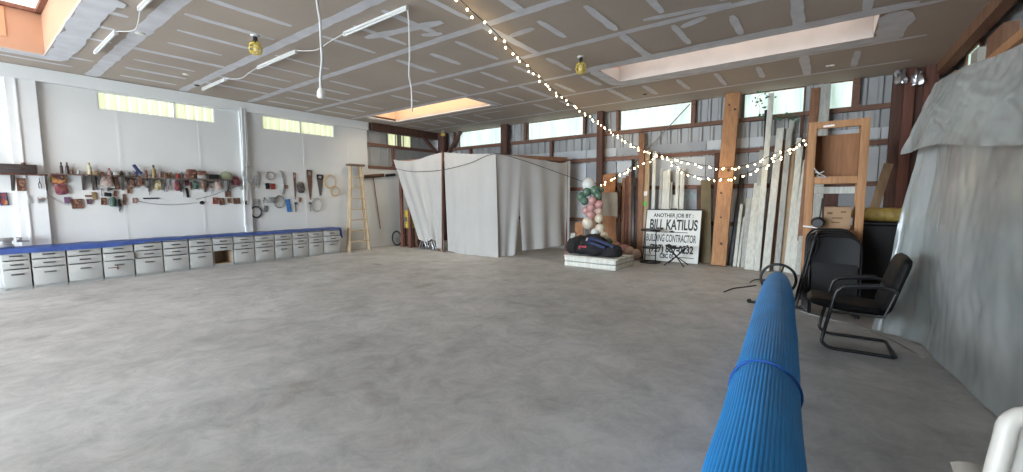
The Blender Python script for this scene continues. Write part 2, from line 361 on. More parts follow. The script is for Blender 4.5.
# left wall
YU = onx(367, 140, XL).y                                     # where the white panels stop
winL = [(onx(97, 95, XL).y, onx(214, 110, XL).y), (onx(262, 118, XL).y, onx(334, 130, XL).y)]
winU = [(onx(388, 138, XL).y, onx(399, 140, XL).y), (onx(402, 140, XL).y, onx(412, 141, XL).y)]
WT = 3.20
b = MB()
def wallx(b, X, th, y0, y1, z0, z1, holes, mi=0):
    ys = sorted({y0, y1, *[h for q in holes for h in q[:2]]}); 
    for a, c in zip(ys, ys[1:]):
        hh = [q for q in holes if q[0]-1e-6 <= a and c <= q[1]+1e-6]
        if hh: b.box((X-th/2, (a+c)/2, (z0+hh[0][2])/2), (th, c-a, hh[0][2]-z0), mi=mi); b.box((X-th/2, (a+c)/2, (z1+hh[0][3])/2), (th, c-a, z1-hh[0][3]), mi=mi) if z1 > hh[0][3]+.001 else None
        else: b.box((X-th/2, (a+c)/2, (z0+z1)/2), (th, c-a, z1-z0), mi=mi)
wallx(b, XL, .06, YF, YU, 0, ZC, [(*w, 2.90, WT) for w in winL])
wallx(b, XL, .05, YU, YB, 0, 2.25, [])
# raised seams between the panels
for y in (1.9, 3.1, 5.2, 6.4): b.box((XL+.002, y, 1.5), (.004, .05, 2.75))
struct(b, 'wall_left', [wallw])
b = MB(); wallx(b, XL-.05, .03, YU, YB+.05, 2.2, ZC, [(*w, 2.88, 3.22) for w in winU])
for i in range(9): b.box((XL-.045, YU+.15+i*.28, 2.83), (.015, .03, 1.15))
struct(b, 'wall_left_siding', metalw)
b = MB(); b.box((XL+.04, (YF+YU)/2, 3.31), (.08, YU-YF, .20)); struct(b, 'trim_1', wallt)
for k, (pa, pb) in enumerate([((4, 80), (35, 80)), ((239, 108), (246, 108))]):
    y0 = onx(*pa, XL+.07).y; y1 = onx(*pb, XL+.07).y
    b = MB(); b.box((XL+.035, (y0+y1)/2, 1.605), (.07, y1-y0, 3.21)); b.box((XL+.08, y0+.1, 1.9), (.02, .02, 2.6)) if k == 0 else None
    struct(b, 'trim_%d' % (k+2), wallt)
paneY = pane_mat('window_pane_green', (.80, .84, .50), (.66, .70, .36), .29, 1)
paneW = pane_mat('window_pane_white', (.80, .97, .88), (.48, .68, .62), .29, 0)
def ribbed(b, p0, p1, z0, z1, off, n):
    """vertical ribbed sheet between two plan points"""
    p0 = Vector((*p0, 0)); p1 = Vector((*p1, 0)); d = (p1-p0); L = d.length; d.normalize(); nn = Vector((-d.y, d.x, 0))
    pts = []
    k = max(2, round(L/(.14 if n else .22)))
    for i in range(k):
        a = L*i/k; w = L/k
        pts += [(a, 0), (a+w*.55, 0), (a+w*.68, off), (a+w*.87, off)]
    pts.append((L, 0)); vs = []
    for a, o in pts: q = p0+d*a+nn*o; vs += [(q.x, q.y, z0), (q.x, q.y, z1)]
    b.add(vs, [(2*i, 2*i+2, 2*i+3, 2*i+1) for i in range(len(pts)-1)])
def window(n, p0, p1, z0, z1, pm, mull=0, fm=None, frame=.03):
    d = Vector((p1[0]-p0[0], p1[1]-p0[1], 0)); L = d.length; d.normalize()
    b = MB(); ribbed(b, p0, p1, z0, z1, .015, 1); o = struct(b, 'window_%d' % n, pm)
    f = MB(); nn = Vector((-d.y, d.x, 0)); A = Vector((*p0, 0)); B = Vector((*p1, 0)); R = Matrix((d, nn, Vector((0, 0, 1)))).transposed()
    for c, s in [((A+B)/2+Vector((0, 0, z0)), (L, .05, frame)), ((A+B)/2+Vector((0, 0, z1)), (L, .05, frame)), (A+Vector((0, 0, (z0+z1)/2)), (frame, .05, z1-z0)), (B+Vector((0, 0, (z0+z1)/2)), (frame, .05, z1-z0))]: f.box(c, s, R)
    if mull: f.box(A.lerp(B, mull)+Vector((0, 0, (z0+z1)/2)), (.03, .05, z1-z0), R)
    f.build('window_frame', fm or wallt, o)
for i, w in enumerate(winL): window(1+i, (XL-.03, w[0]), (XL-.03, w[1]), 2.90, WT, paneY, .62 if i == 0 else .5)
for i, w in enumerate(winU): window(3+i, (XL-.07, w[0]), (XL-.07, w[1]), 2.88, 3.22, paneY, 0, brown, .02)
# back wall
wb = []
for (a, c) in [(459, 501), (528, 583), (620, 691), (743, 803), (821, 851)]:
    wb.append((ony(a, 125, YB).x, ony(c, 120, YB).x))
b = MB(); ribbed(b, (XL, YB+.06), (XR+.1, YB+.06), 0, WZ, -.035, 0)
edges = [XL]+[e for w in wb for e in w]+[XR+.1]
for i in range(0, len(edges), 2): ribbed(b, (edges[i], YB+.06), (edges[i+1], YB+.06), WZ, ZC, -.035, 0)
struct(b, 'wall_back', metalw)
for i, w in enumerate(wb): window(5+i, (w[0], YB+.04), (w[1], YB+.04), WZ, ZC-.01, paneW, 0, girt_m, .02)
b = MB()
x = XL
random.seed(3)
while x < XR:
    w = min(random.choice((1.2, 1.2, .8)), XR-x)
    for (z0, z1) in ((0, .78), (.82, 1.55), (1.6, 2.22), (2.36, 2.55)):
        b.box((x+w/2, YB+.035, (z0+z1)/2), (w-.015, .025, z1-z0), mi=random.choice((0, 0, 1)) if x > -5 else 0)
    x += w
struct(b, 'wall_back_insulation', [foam, foamd])
# faint teal printing on the insulation
def text(body, loc, size, m, rot, name, ext=.001, parent=None, sx=1., align='CENTER', bold=0):
    cu = bpy.data.curves.new(name, 'FONT'); cu.body = body; cu.size = size; cu.extrude = ext; cu.align_x = align; cu.align_y = 'CENTER'; cu.offset = bold
    o = bpy.data.objects.new(name, cu); COL.objects.link(o)
    dg = bpy.context.evaluated_depsgraph_get(); me = bpy.data.meshes.new_from_object(o.evaluated_get(dg)); bpy.data.objects.remove(o)
    for v in me.vertices: v.co.x *= sx
    me.materials.clear(); me.materials.append(m); o = bpy.data.objects.new(name, me); COL.objects.link(o)
    if parent: o.parent = parent
    o.location = loc; o.rotation_euler = rot; return o
teal = mat('teal_print', (.25, .42, .43), .8)
o = text('OYD', ony(694, 197, YB+.02), .26, teal, (PI/2, 0, 0), 'wall_back_lettering', .001, None, 1.2); o['kind'] = 'structure'
k = 0
for z in (WZ-.03, 2.29, 1.58, .80):
    b = MB(); b.box(((XL+XR)/2, YB-.02, z), (XR-XL, .075, .085)); struct(b, 'trim_%d' % (10+k), girt_m); k += 1
for z, y0 in ((2.84, YU), (2.22, YU)):
    b = MB(); b.box((XL-.01, (y0+YB)/2, z), (.06, YB-y0, .08)); struct(b, 'trim_%d' % (10+k), girt_m); k += 1
b = MB(); b.box((XL+.06, (YU+YB)/2+.05, 3.31), (.14, YB-YU-.1, .21)); struct(b, 'trim_%d' % (10+k), brown); k += 1
# short studs between the windows and below them
for (px, py0, py1, wpx, m) in [(393, 147, 165, 2, girt_m)]:
    p = onx(px, py0, XL); b = MB(); b.box((XL-.01, p.y, 2.53), (.05, .08, .6)); struct(b, 'trim_%d' % (10+k), girt_m); k += 1
for (px, z0, z1, w) in [(471, 2.3, 2.9, .07), (526, 2.9, 3.42, .07), (552, 2.3, 2.9, .07), (585, 2.9, 3.42, .07), (641, 1.6, 2.9, .06), (693, 2.9, 3.42, .09), (853, 2.9, 3.42, .09), (618, 2.9, 3.42, .06), (455, 2.9, 3.42, .04)]:
    p = ony(px, 140, YB); b = MB(); b.box((p.x, YB-.03, (z0+z1)/2), (w, .08, z1-z0)); struct(b, 'trim_%d' % (10+k), girt_m); k += 1
# upright posts
def post(px, Y, w, d, m, z1=ZC, lab=None):
    global k
    p = ony(px, 150, Y); b = MB(); b.box((p.x, Y, z1/2), (w, d, z1), bev=.006); struct(b, 'trim_%d' % (10+k), m); k += 1
post(443, YB-.15, .26, .2, brown); post(505, YB-.16, .21, .14, brown); post(600.5, YB-.16, .15, .14, brown)
b = MB()   # knee braces of the corner post
p = ony(443, 150, YB-.15); b.beam((p.x, YB-.1, 2.6), (p.x+.75, YB-.1, 3.4), .06, .1); b.beam((p.x-.1, YB-.15, 2.65), (XL+.12, YB-.95, 3.3), .06, .1); struct(b, 'trim_%d' % (10+k), brown); k += 1
b = MB(); b.beam(ony(647, 150, YB-.08), ony(690, 104, YB-.08), .02, .02); b.beam(ony(626, 172, YB-.08), ony(647, 150, YB-.08), .02, .02); struct(b, 'trim_%d' % (10+k), steeld); k += 1
# cluster of timbers in the right corner
for (px, w, m) in [(894, .16, brown), (904, .13, red), (914, .17, brown), (925, .16, red)]: post(px, YB-.2+(.08 if m is brown else 0), w, .18, m)
# right wall with its beam, studs and window
b = MB()
yR0 = onx(1023, 60, XR).y
w6 = (8.19, 8.87)
wallx(b, XR+.08, .02, YF, YB+.1, 0, ZC, [(w6[0], w6[1], 3.12, 3.38)])
struct(b, 'wall_right', foamd)
b = MB(); b.box((XR-.13, (YF+YB)/2, ZC-.075), (.12, YB-YF, .15)); struct(b, 'trim_right_beam', fir2)
for y, w, m in ((1.2, .15, fir2), (2.4, .15, fir2), (3.6, .15, fir2), (4.7, .15, fir2), (5.55, .15, fir2), (7.15, .55, fir2), (7.95, .3, mat('pale_stud', (.40, .38, .33), .8)), (9.12, .26, fir)):
    b = MB(); b.box((XR, y, 1.6), (.12, w, 3.2)); struct(b, 'trim_right_stud', m)
for z in (.6, 1.8, 2.88): b = MB(); b.box((XR-.02, (YF+YB)/2, z), (.14, YB-YF, .10)); struct(b, 'trim_right_girt', fir)
window(19, (XR+.05, w6[1]), (XR+.05, w6[0]), 3.12, 3.38, paneW, 0, fir2, .03)
# front wall behind the camera with the wide garage opening
b = MB(); b.box((XL+.3, YF-.05, ZC/2), (.6, .1, ZC)); b.box((-.15, YF-.05, ZC/2), (3.5, .1, ZC)); b.box(((XL+XR)/2, YF-.05, ZC-.11), (XR-XL, .1, .22)); struct(b, 'wall_front', wallw)
b = MB(); b.box((-4, -12, -.12), (40, 11, .1)); struct(b, 'floor_outside', mat('driveway', (.45, .44, .42), .9, var=.1))
# ================================================================== LEFT WALL: cabinets and bench
CF = -9.62                                                  # front plane of the cabinets
cabx = [-36, 0, 30, 66, 102, 134, 163, 189, 213, 234, 255, 275, 293, 309, 324, 341]
caby = [onx(px, 252+.0*px, CF).y for px in cabx]
ZT = .60
cab_lab = {1: 'grey three-drawer cabinet cut by the left edge of the view', 2: 'grey three-drawer cabinet second from the left end of the bench', 3: 'grey three-drawer cabinet third from the left end of the bench',
 4: 'grey cabinet with a small clip hanging from its bottom drawer handle', 5: 'grey three-drawer cabinet right of the one with the hanging clip', 6: 'grey three-drawer cabinet two left of the open-fronted cabinet',
 7: 'grey three-drawer cabinet directly left of the open-fronted cabinet', 8: 'grey cabinet with bare brown opening in place of its bottom drawer', 9: 'grey three-drawer cabinet directly right of the open-fronted cabinet',
 10: 'grey three-drawer cabinet under the black hose ring on the wall', 11: 'grey three-drawer cabinet below the blue plastic plate on the wall', 12: 'grey three-drawer cabinet below the wide hand saw on the wall',
 13: 'grey three-drawer cabinet second from the ladder end', 14: 'grey cabinet at the ladder end, its side draped by the tarp'}
GC = 'grey drawer cabinets under the bench'
for i in range(len(cabx)-1):
    if i == 0: continue
    y0, y1 = caby[i]+.006, caby[i+1]-.006; yc = (y0+y1)/2; w = y1-y0
    r = root('drawer_cabinet', (CF-.2, yc, 0), cab_lab[i], 'cabinet', GC)
    b = MB(); t = .018; opn = i == 8; D = .42
    b.box((CF-.02-D/2, y0+t/2, ZT/2+.01), (D, t, ZT-.02)); b.box((CF-.02-D/2, y1-t/2, ZT/2+.01), (D, t, ZT-.02))
    b.box((CF-.02-D/2, yc, ZT-.01), (D, w, .02)); b.box((CF-.02-D/2, yc, .05), (D, w, .02)); b.box((CF-.02-D+.006, yc, .3), (.012, w, ZT-.03)); b.box((CF-.05, yc, .02), (.02, w, .04))
    b.build('body', greyp if not opn else [greyp], r)
    if opn:
        q = MB(); q.box((CF-.03-D/2, y0+t+.004, .18), (D-.03, .006, .26)); q.box((CF-.03-D/2, y1-t-.004, .18), (D-.03, .006, .26)); q.box((CF-.02-D+.02, yc, .18), (.008, w-.04, .26)); q.box((CF-.2, yc, .064), (.36, w-.04, .008)); q.box((CF-.2, yc, .33), (.38, w-.04, .008))
        q.build('wood_lining', tan, r)
    rows_ = [(.455, .575), (.325, .445), (.045, .315)]
    for j, (z0, z1) in enumerate(rows_):
        if opn and j == 2: continue
        sh = .022 if (i == 4 and j == 1) or (i == 14 and j == 1) else 0
        d = MB().box((CF-.005+sh, yc, (z0+z1)/2), (.022+sh*2, w-.01, z1-z0-.006), bev=.004).build('drawer', greyp, r)
        h = MB(); hz = z1-.045-(.03 if j == 2 else .015)
        h.tube([(CF+.006+sh*2, yc-.055, hz), (CF+.026+sh*2, yc-.05, hz), (CF+.026+sh*2, yc+.05, hz), (CF+.006+sh*2, yc+.055, hz)], .006, 6)
        h.box((CF+.008+sh*2, yc, hz+.002), (.004, .13, .022))
        h.build('handle', steeld, d)
r = tag(MB().tube([(CF+.033, caby[4]+.17, .255), (CF+.034, caby[4]+.17, .2)], .006, 6).box((CF+.036, caby[4]+.12, .205), (.012, .14, .014), bev=.004).box((CF+.036, caby[4]+.17, .185), (.014, .03, .03), bev=.006).build('drawer_clip', rust), 'small rusty clip hanging on the bottom drawer handle', 'clip')
# blue tarp over the bench
YE = caby[-1]
def tarp(u, v):
    y = caby[0]-.1 + (YE+.02-caby[0]+.1)*u; drop = .028+.045/(1+math.exp((y-2.0)*6))+.008*math.sin(y*1.9)+.016*noise.noise(Vector((y*2.2, 0, 3)))
    prof = [(XL+.04, 0), (CF+.0, 0), (CF+.018, -.012), (CF+.03, -drop)]
    s = v*3; i = min(int(s), 2); t = s-i; a, c = prof[i], prof[i+1]
    x = a[0]+(c[0]-a[0])*t; z = ZT+.03+a[1]+(c[1]-a[1])*t
    n = noise.noise(Vector((x*9, y*5, 1)))
    return (x+(.006*n if i == 2 else 0), y, z+(.012*(n+.6)*(1 if i == 0 else .3)))
b = MB().grid(tarp, 180, 12, .004)
def tarpend(u, v):
    x = XL+.08+(CF+.02-XL-.08)*u; d = .06+.20*u
    return (x, YE+.02+.025*math.sin(v*2)+.008*noise.noise(Vector((x*8, v*3, 0))), ZT+.025-d*v)
b.grid(tarpend, 20, 8, .004)
tag(b.build('blue_tarp', bluet), 'blue tarp spread along the whole bench over the drawer cabinets', 'tarp')
# bench vise
p = onx(5, 231, XL+.25); b = MB(); vz = ZT+.045
r = root('bench_vise', (XL+.25, p.y, vz), 'grey metal vise standing on the tarp at the left end of the bench', 'vise')
MB().box((XL+.25, p.y, vz+.02), (.16, .14, .04), bev=.01).box((XL+.25, p.y, vz+.07), (.09, .10, .07), bev=.012).box((XL+.27, p.y-.01, vz+.12), (.14, .16, .045), bev=.01).build('body', steel, r)
MB().box((XL+.27, p.y+.13, vz+.12), (.14, .05, .05), bev=.01).tube([(XL+.27, p.y+.1, vz+.08), (XL+.27, p.y+.22, vz+.08)], .015, 8).build('jaw', steel, r)
MB().tube([(XL+.2, p.y+.22, vz+.08), (XL+.36, p.y+.22, vz+.08)], .007, 6).build('handle', steeld, r)
# ---- wall shelves
WX = XL+.075
def wz(px, py, d=.1): return onx(px, py, XL+d)
def shelf(x0, x1, py, lab, br, mt=red):
    a = wz(x0, py, .17); c = wz(x1, py, .17); z = (a.z+c.z)/2
    r = root('wall_shelf', (XL+.1, (a.y+c.y)/2, z), lab, 'shelf')
    MB().box((XL+.075, (a.y+c.y)/2, z-.010), (.15, c.y-a.y, .018), bev=.003).build('board', mt, r)
    for px in br:
        y = wz(px, py, .1).y
        MB().prism([(XL+.003, y-.018, z-.025), (XL+.13, y-.018, z-.025), (XL+.13, y-.018, z-.04), (XL+.02, y-.018, z-.26), (XL+.003, y-.018, z-.26)], (0, .024, 0)).build('bracket', mat('bracket_dark', (.05, .04, .035), .7), r)
    return z
Z1 = shelf(-12, 48, 173.5, 'short wooden wall shelf on dark triangular brackets at the far left', [12, 46])
Z2 = shelf(52, 140, 174.6, 'long wooden wall shelf crowded with bottles above the hung tools', [83.5, 93.5, 123], mat('dark_shelf', (.12, .07, .05), .8))
Z3 = shelf(143, 238, 178.5, 'narrow wall shelf carrying brown boxes and a cap', [150, 182, 206, 229], mat('dark_shelf2', (.14, .09, .07), .8))
def rec(x0, y0, x1, y1, d):
    a = onx(x0, y0, XL+d); c = onx(x1, y1, XL+d); m = onx((x0+x1)/2, (y0+y1)/2, XL+d)
    w = c.y-a.y; hh = abs(onx((x0+x1)/2, y0, XL+d).z-onx((x0+x1)/2, y1, XL+d).z); return m.y, m.z, w, hh
GT = None
def item(kind, bx, m, name, lab, cat, m2=None, z=None):
    """a small thing hung on the wall or (z given) standing on a shelf"""
    m = g[m] if isinstance(m, str) else m; m2 = g[m2] if isinstance(m2, str) else (m2 or steeld)
    mx = (bx[0]+bx[2])/2; po = .078 if (12 < mx < 46 or 239.5 < mx < 249.5) and z is None else 0
    y, zc, w, hh = rec(*bx, .03+po); X0 = XL+.006+po
    if z is not None: zc = z+.001+hh/2; X0 = XL+.05
    if kind == 'plaque':
        r = root(name, (X0, y, zc-hh/2), lab, cat); t = min(w, hh)*.14
        MB().box((X0+.009, y, zc+hh/2-t/2), (.018, w, t)).box((X0+.009, y, zc-hh/2+t/2), (.018, w, t)).box((X0+.009, y-w/2+t/2, zc), (.018, t, hh-2*t)).box((X0+.009, y+w/2-t/2, zc), (.018, t, hh-2*t)).build('frame', m, r)
        MB().box((X0+.006, y, zc), (.008, w-2*t, hh-2*t)).build('picture', m2, r); r.rotation_euler.x = random.uniform(-.1, .1); return
    b = MB()
    if kind == 'box': b.box((X0+.045, y, zc), (.09, w, hh), bev=.006)
    elif kind == 'flat': b.box((X0+.008, y, zc), (.016, w, hh), bev=.004)
    elif kind == 'bag':
        pts = []
        for k in range(16):
            a = 2*PI*k/16; rr = (abs(math.cos(a))**3.6+abs(math.sin(a))**3.6)**(-1/3.6)
            pts.append((math.cos(a)*w/2*rr*(.96-.12*math.sin(a)+.10*noise.noise(Vector((k*2.1, y*5, 3)))), math.sin(a)*hh/2*rr*(1+.10*noise.noise(Vector((k*1.3, y*7, 0))))))
        for (sx, sc) in ((0, .86), (.02, 1), (.045, .98), (.065, .7)): pass
        vs = []; L = [(0, .9), (.018, 1), (.042, .96), (.058, .62)]
        for sx, sc in L: vs += [(X0+sx, y+a*sc, zc+c*sc) for a, c in pts]
        fs = [tuple(range(16)), tuple(range(48, 64))]+[(i*16+j, i*16+(j+1) % 16, (i+1)*16+(j+1) % 16, (i+1)*16+j) for i in range(3) for j in range(16)]
        b.add(vs, fs, 0, True); b.tube([(X0+.012, y-w*.2, zc+hh*.42), (X0+.012, y, zc+hh*.62), (X0+.012, y+w*.2, zc+hh*.42)], .004, 5)
    elif kind == 'bottle':
        r0 = w/2; r = root(name, (X0+r0, y, zc-hh/2), lab, cat); z0 = zc-hh/2
        MB().lathe((X0+r0, y, z0), [(r0*.9, 0), (r0, .01), (r0, hh*.62), (r0*.55, hh*.74), (r0*.42, hh*.78)], 14).build('body', m, r)
        MB().lathe((X0+r0, y, z0+hh*.78), [(r0*.5, 0), (r0*.5, hh*.2), (r0*.35, hh*.22)], 12).build('cap', m2, r); return
    elif kind == 'jar': r0 = w/2; b.lathe((X0+r0, y, zc-hh/2), [(r0*.9, 0), (r0, hh*.1), (r0, hh*.8), (r0*.7, hh*.95), (r0*.7, hh)], 14)
    elif kind == 'ring':
        for q in range(3): b.ring((X0+.012+q*.008, y, zc), 1, .007, (1, 0, 0), 30, 5, sc=(w/2*(1-.03*q), hh/2*(1-.04*q)))
    elif kind == 'ring1': b.ring((X0+.016, y, zc), 1, min(w, hh)*.07, (1, 0, 0), 30, 7, sc=(w/2, hh/2))
    elif kind == 'rod':  # hand tool hanging down: head above, thin shaft
        r = root(name, (X0, y, zc-hh/2), lab, cat)
        MB().tube([(X0+.014, y, zc+hh*.25), (X0+.014, y, zc-hh/2)], max(.006, w*.16), 8).build('handle', m, r)
        MB().box((X0+.018, y, zc+hh*.37), (.03, w, hh*.24), bev=.006).build('head', m2, r); return
    elif kind == 'pliers':
        r = root(name, (X0, y, zc-hh/2), lab, cat)
        for s_ in (-1, 1): MB().tube([(X0+.012, y, zc+hh*.1), (X0+.012, y+s_*w*.38, zc-hh*.12), (X0+.012, y+s_*w*.3, zc-hh*.5)], max(.006, w*.09), 6).build('handle', m, r)
        MB().prism([(X0+.006, y-w*.16, zc+hh*.05), (X0+.006, y+w*.16, zc+hh*.05), (X0+.006, y+w*.12, zc+hh*.3), (X0+.006, y, zc+hh*.5), (X0+.006, y-w*.12, zc+hh*.3)], (.012, 0, 0)).build('jaws', m2, r); return
    elif kind == 'hammer':
        r = root(name, (X0, y, zc-hh/2), lab, cat)
        MB().tube([(X0+.015, y-w*.35, zc-hh*.1), (X0+.015, y+w*.5, zc+hh*.2)], max(.006, hh*.12), 8).build('handle', m, r)
        MB().box((X0+.018, y-w*.38, zc-hh*.05), (.035, w*.22, hh*.9), bev=.006).build('head', m2, r); return
    elif kind == 'saw':
        r = root(name, (X0, y, zc-hh/2), lab, cat)
        n = 14; pts = [(X0+.006, y-w/2, zc+hh*.26), (X0+.006, y-w*.15, zc-hh/2), (X0+.006, y+w*.12, zc-hh/2)]+[(X0+.006, y+w*.12+(w*.38)*(i/n)+(.004 if i % 2 else 0), zc-hh/2+hh*.76*i/n) for i in range(1, n+1)]
        MB().prism(pts, (.003, 0, 0)).build('blade', m, r)
        h = MB(); zt = zc+hh*.26; hz = hh*.24
        for c, s_ in [((y, zt+hz-hz*.12), (w, hz*.24)), ((y, zt+hz*.12), (w, hz*.26)), ((y-w*.38, zt+hz*.5), (w*.26, hz)), ((y+w*.38, zt+hz*.5), (w*.24, hz*.8))]: h.box((X0+.012, *c), (.022, *s_), bev=.005)
        h.build('handle', m2, r); return
    elif kind == 'gun':
        b.tube([(X0+.05, y-w*.4, zc+hh*.45), (X0+.05, y+w*.1, zc-hh*.1), (X0+.05, y+w*.45, zc-hh*.3)], hh*.13, 8).box((X0+.05, y-w*.1, zc-hh*.3), (.03, w*.2, hh*.45), bev=.006).tube([(X0+.05, y-w*.2, zc-hh*.3), (X0+.05, y-w*.5, zc-hh*.05)], .007, 6)
    elif kind == 'glove':
        b.box((X0+.018, y, zc+hh*.2), (.03, w*.8, hh*.45), bev=.012)
        for q in range(4): b.tube([(X0+.018, y-w*.3+w*.2*q, zc+hh*.05), (X0+.02, y-w*.33+w*.22*q, zc-hh*(.38+.1*math.sin(q*1.5)))], w*.1, 6)
        b.tube([(X0+.018, y+w*.3, zc+hh*.2), (X0+.02, y+w*.52, zc-hh*.05)], w*.1, 6)
    elif kind == 'arc':
        b.tube([(X0+.02, y-w*.3, zc+hh*.5), (X0+.02, y+w*.1, zc+hh*.38), (X0+.02, y+w*.4, zc+hh*.1), (X0+.02, y+w*.3, zc-hh*.2), (X0+.02, y-w*.2, zc-hh*.5)], [.02, .022, .024, .028, .03], 8)
    elif kind == 'disc': b.lathe((X0, y, zc), [(w/2, 0), (w/2, .012), (w*.2, .018), (w*.2, .03), (w*.08, .03)], 18, (1, 0, 0))
    elif kind == 'case':
        r = root(name, (X0+.06, y, zc-hh/2), lab, cat)
        MB().box((X0+.06, y, zc-hh*.1), (.11, w, hh*.78), bev=.01).build('body', m, r); MB().box((X0+.06, y, zc+hh*.38), (.115, w*1.01, hh*.2), bev=.008).build('lid', m, r)
        MB().tube([(X0+.12, y-.07, zc-.01), (X0+.14, y-.06, zc), (X0+.14, y+.06, zc), (X0+.12, y+.07, zc-.01)], .006, 6).build('handle', m2, r); return
    o = tag(b.build(name, m), lab, cat)
    if kind in ('flat', 'bag') and z is None: o.rotation_euler.x = random.uniform(-.14, .14)
I = item; mat('dark_can', (.035, .014, .012), .4)
I('case', (-10, 162.5, 37, 172), mat('dark_case', (.05, .035, .033), .6), 'tool_case', 'long dark tool case lying on the left wall shelf', 'tool case', z=Z1)
I('jar', (20, 157.5, 25.5, 162), rust, 'funnel', 'little dark funnel sitting on top of the long tool case', 'funnel', z=Z1+.106)
I('plaque', (16, 178, 26.7, 191), 'brownp', 'framed_picture', 'brown and gold framed picture hung under the left shelf', 'picture', 'patch_brown')
I('pliers', (37.5, 177, 42, 188.5), black, 'tin_snips', 'black snips hanging below the right end of the left shelf', 'snips')
I('plaque', (-1, 192.5, 9.5, 205.5), 'navy', 'wall_calendar', 'dark and yellow wall calendar at the left edge of the view', 'calendar', 'patch_warm')
I('flat', (28.6, 195, 31.5, 203), 'grey2', 'paint_scraper', 'small grey scraper below the framed brown picture', 'scraper')
I('hammer', (37, 196, 45, 203), 'pink', 'tack_hammer', 'small pinkish-grey hammer below the black snips', 'hammer', steel)
I('bottle', (58.5, 161.5, 63.2, 173), 'dark_can', 'spray_can', 'left of the two dark cans on the long shelf', 'can', black, Z2)
I('bottle', (64.2, 161.5, 69, 173), 'dark_can', 'spray_can', 'right of the two dark cans on the long shelf', 'can', black, Z2)
I('bag', (50, 174, 68, 184), 'patch_warm', 'tool_pouch', 'yellow and orange cloth pouch hung under the two dark cans', 'pouch')
I('bag', (55, 184, 70, 194.5), 'patch_red', 'tool_pouch', 'dark red cloth pouch hung below the yellow one', 'pouch')
I('flat', (64, 197, 71, 203.5), 'purple', 'sanding_block', 'flat purplish-grey sanding block left of the framed red plaque', 'sanding block')
I('plaque', (71.5, 199, 84, 208.5), 'brownp', 'framed_plaque', 'wide framed red plaque, lowest on the left part of the wall', 'plaque', 'patch_brown')
I('bottle', (86, 162.5, 91.5, 174.4), 'cream', 'glue_bottle', 'cream yellow bottle standing alone on the long shelf', 'bottle', 'yel2', Z2)
I('jar', (76, 170.5, 80, 174.4), 'grey2', 'screw_jar', 'low grey jar on the shelf between the dark cans and cream bottle', 'jar', None, Z2)
I('flat', (85, 195, 92, 197), 'brownp', 'chisel', 'short brown chisel laid flat above the little brown cards', 'chisel')
I('plaque', (87, 199, 92.8, 204), 'brownp', 'sample_card', 'small dark card right of the wide red plaque', 'card', 'purple')
I('flat', (92.5, 192, 98, 199.5), 'brass', 'door_hinge', 'brass hinge hung under the dark bracket', 'hinge')
I('rod', (95, 177, 98.5, 190), black, 'screwdriver', 'black screwdriver left of the pink cloth bag', 'screwdriver', 'grey')
I('bag', (98.5, 175, 113, 186.5), 'patch_pale', 'cloth_bag', 'pale pink cloth bag bulging under the long shelf', 'bag')
I('bottle', (106, 167.5, 111, 174.4), 'pink', 'small_bottle', 'small pink bottle on the shelf above the pink bag', 'bottle', 'red_paint', Z2)
I('box', (112, 170.5, 118, 174.4), 'grey2', 'tin_box', 'small pale tin box on the shelf right of the pink bottle', 'tin', None, Z2)
I('hammer', (107, 187, 116, 191.5), black, 'claw_hammer', 'black hammer lying on hooks below the pink bag', 'hammer')
I('flat', (104, 192.5, 111.5, 196.5), black, 'tape_measure', 'black tape measure above the dark green cup', 'tape measure')
I('plaque', (100.6, 197.6, 106.8, 205), 'brownp', 'sample_card', 'tan and brown card left of the dark green cup', 'card', 'patch_brown')
I('jar', (109, 197, 116.5, 206.5), 'dkgreen', 'green_cup', 'dark green cup hanging on the tool wall', 'cup')
I('flat', (114.6, 177, 121, 189.5), 'brownp', 'wood_block', 'brown block hung left of the third bracket', 'block')
I('glove', (117.5, 198, 122.2, 213), black, 'work_glove', 'black glove hanging lowest of the tools on the wall', 'glove')
I('plaque', (122.4, 194, 126.5, 205), 'brownp', 'framed_plaque', 'narrow tall brown plaque right of the black glove', 'plaque', 'patch_brown')
I('plaque', (127, 187, 131.8, 193.5), 'terracotta', 'framed_plaque', 'tiny square reddish plaque above the row of string', 'plaque', 'patch_brown')
I('plaque', (132.7, 198, 137, 203), 'terracotta', 'framed_plaque', 'tiny square red plaque at the left end of the string', 'plaque', 'patch_pale')
I('rod', (126, 177.5, 129.5, 186), 'terracotta', 'paint_brush', 'short reddish brush right of the third bracket', 'brush')
I('gun', (131.5, 164.5, 141.6, 176), 'navy', 'caulking_gun', 'dark blue caulking gun lying on the long shelf', 'caulking gun', None, Z2)
I('bag', (137, 177, 143.5, 186), 'patch_brown', 'nail_pouch', 'ochre pouch below the caulking gun', 'pouch')
I('bottle', (150, 164.5, 155.5, 177), 'brass', 'oil_can', 'ochre can with green top at the start of the narrow shelf', 'can', 'dkgreen', Z3)
I('jar', (157, 172, 161, 178), 'pink', 'small_jar', 'little pinkish jar right of the ochre can', 'jar', None, Z3)
I('bag', (144, 179.5, 151, 188), 'patch_dark', 'nail_pouch', 'dark grey pouch between the ochre and the cream pouch', 'pouch')
I('bag', (153.5, 179, 161.8, 190), 'patch_cream', 'cloth_bag', 'cream cloth bag hung under the narrow shelf', 'bag')
I('pliers', (163, 179, 167.5, 192), 'grey', 'pliers', 'dark grey pliers right of the cream bag', 'pliers')
I('pliers', (168.2, 179, 172, 190), 'brownp', 'pliers', 'brown-handled pliers left of the maroon pouch', 'pliers')
I('flat', (143.5, 197.6, 160, 199), black, 'steel_rule', 'thin black rule hung level below the cream bag', 'rule')
I('jar', (174.5, 173.5, 179, 178), 'red_paint', 'paint_pot', 'small red pot on the narrow shelf', 'pot', None, Z3)
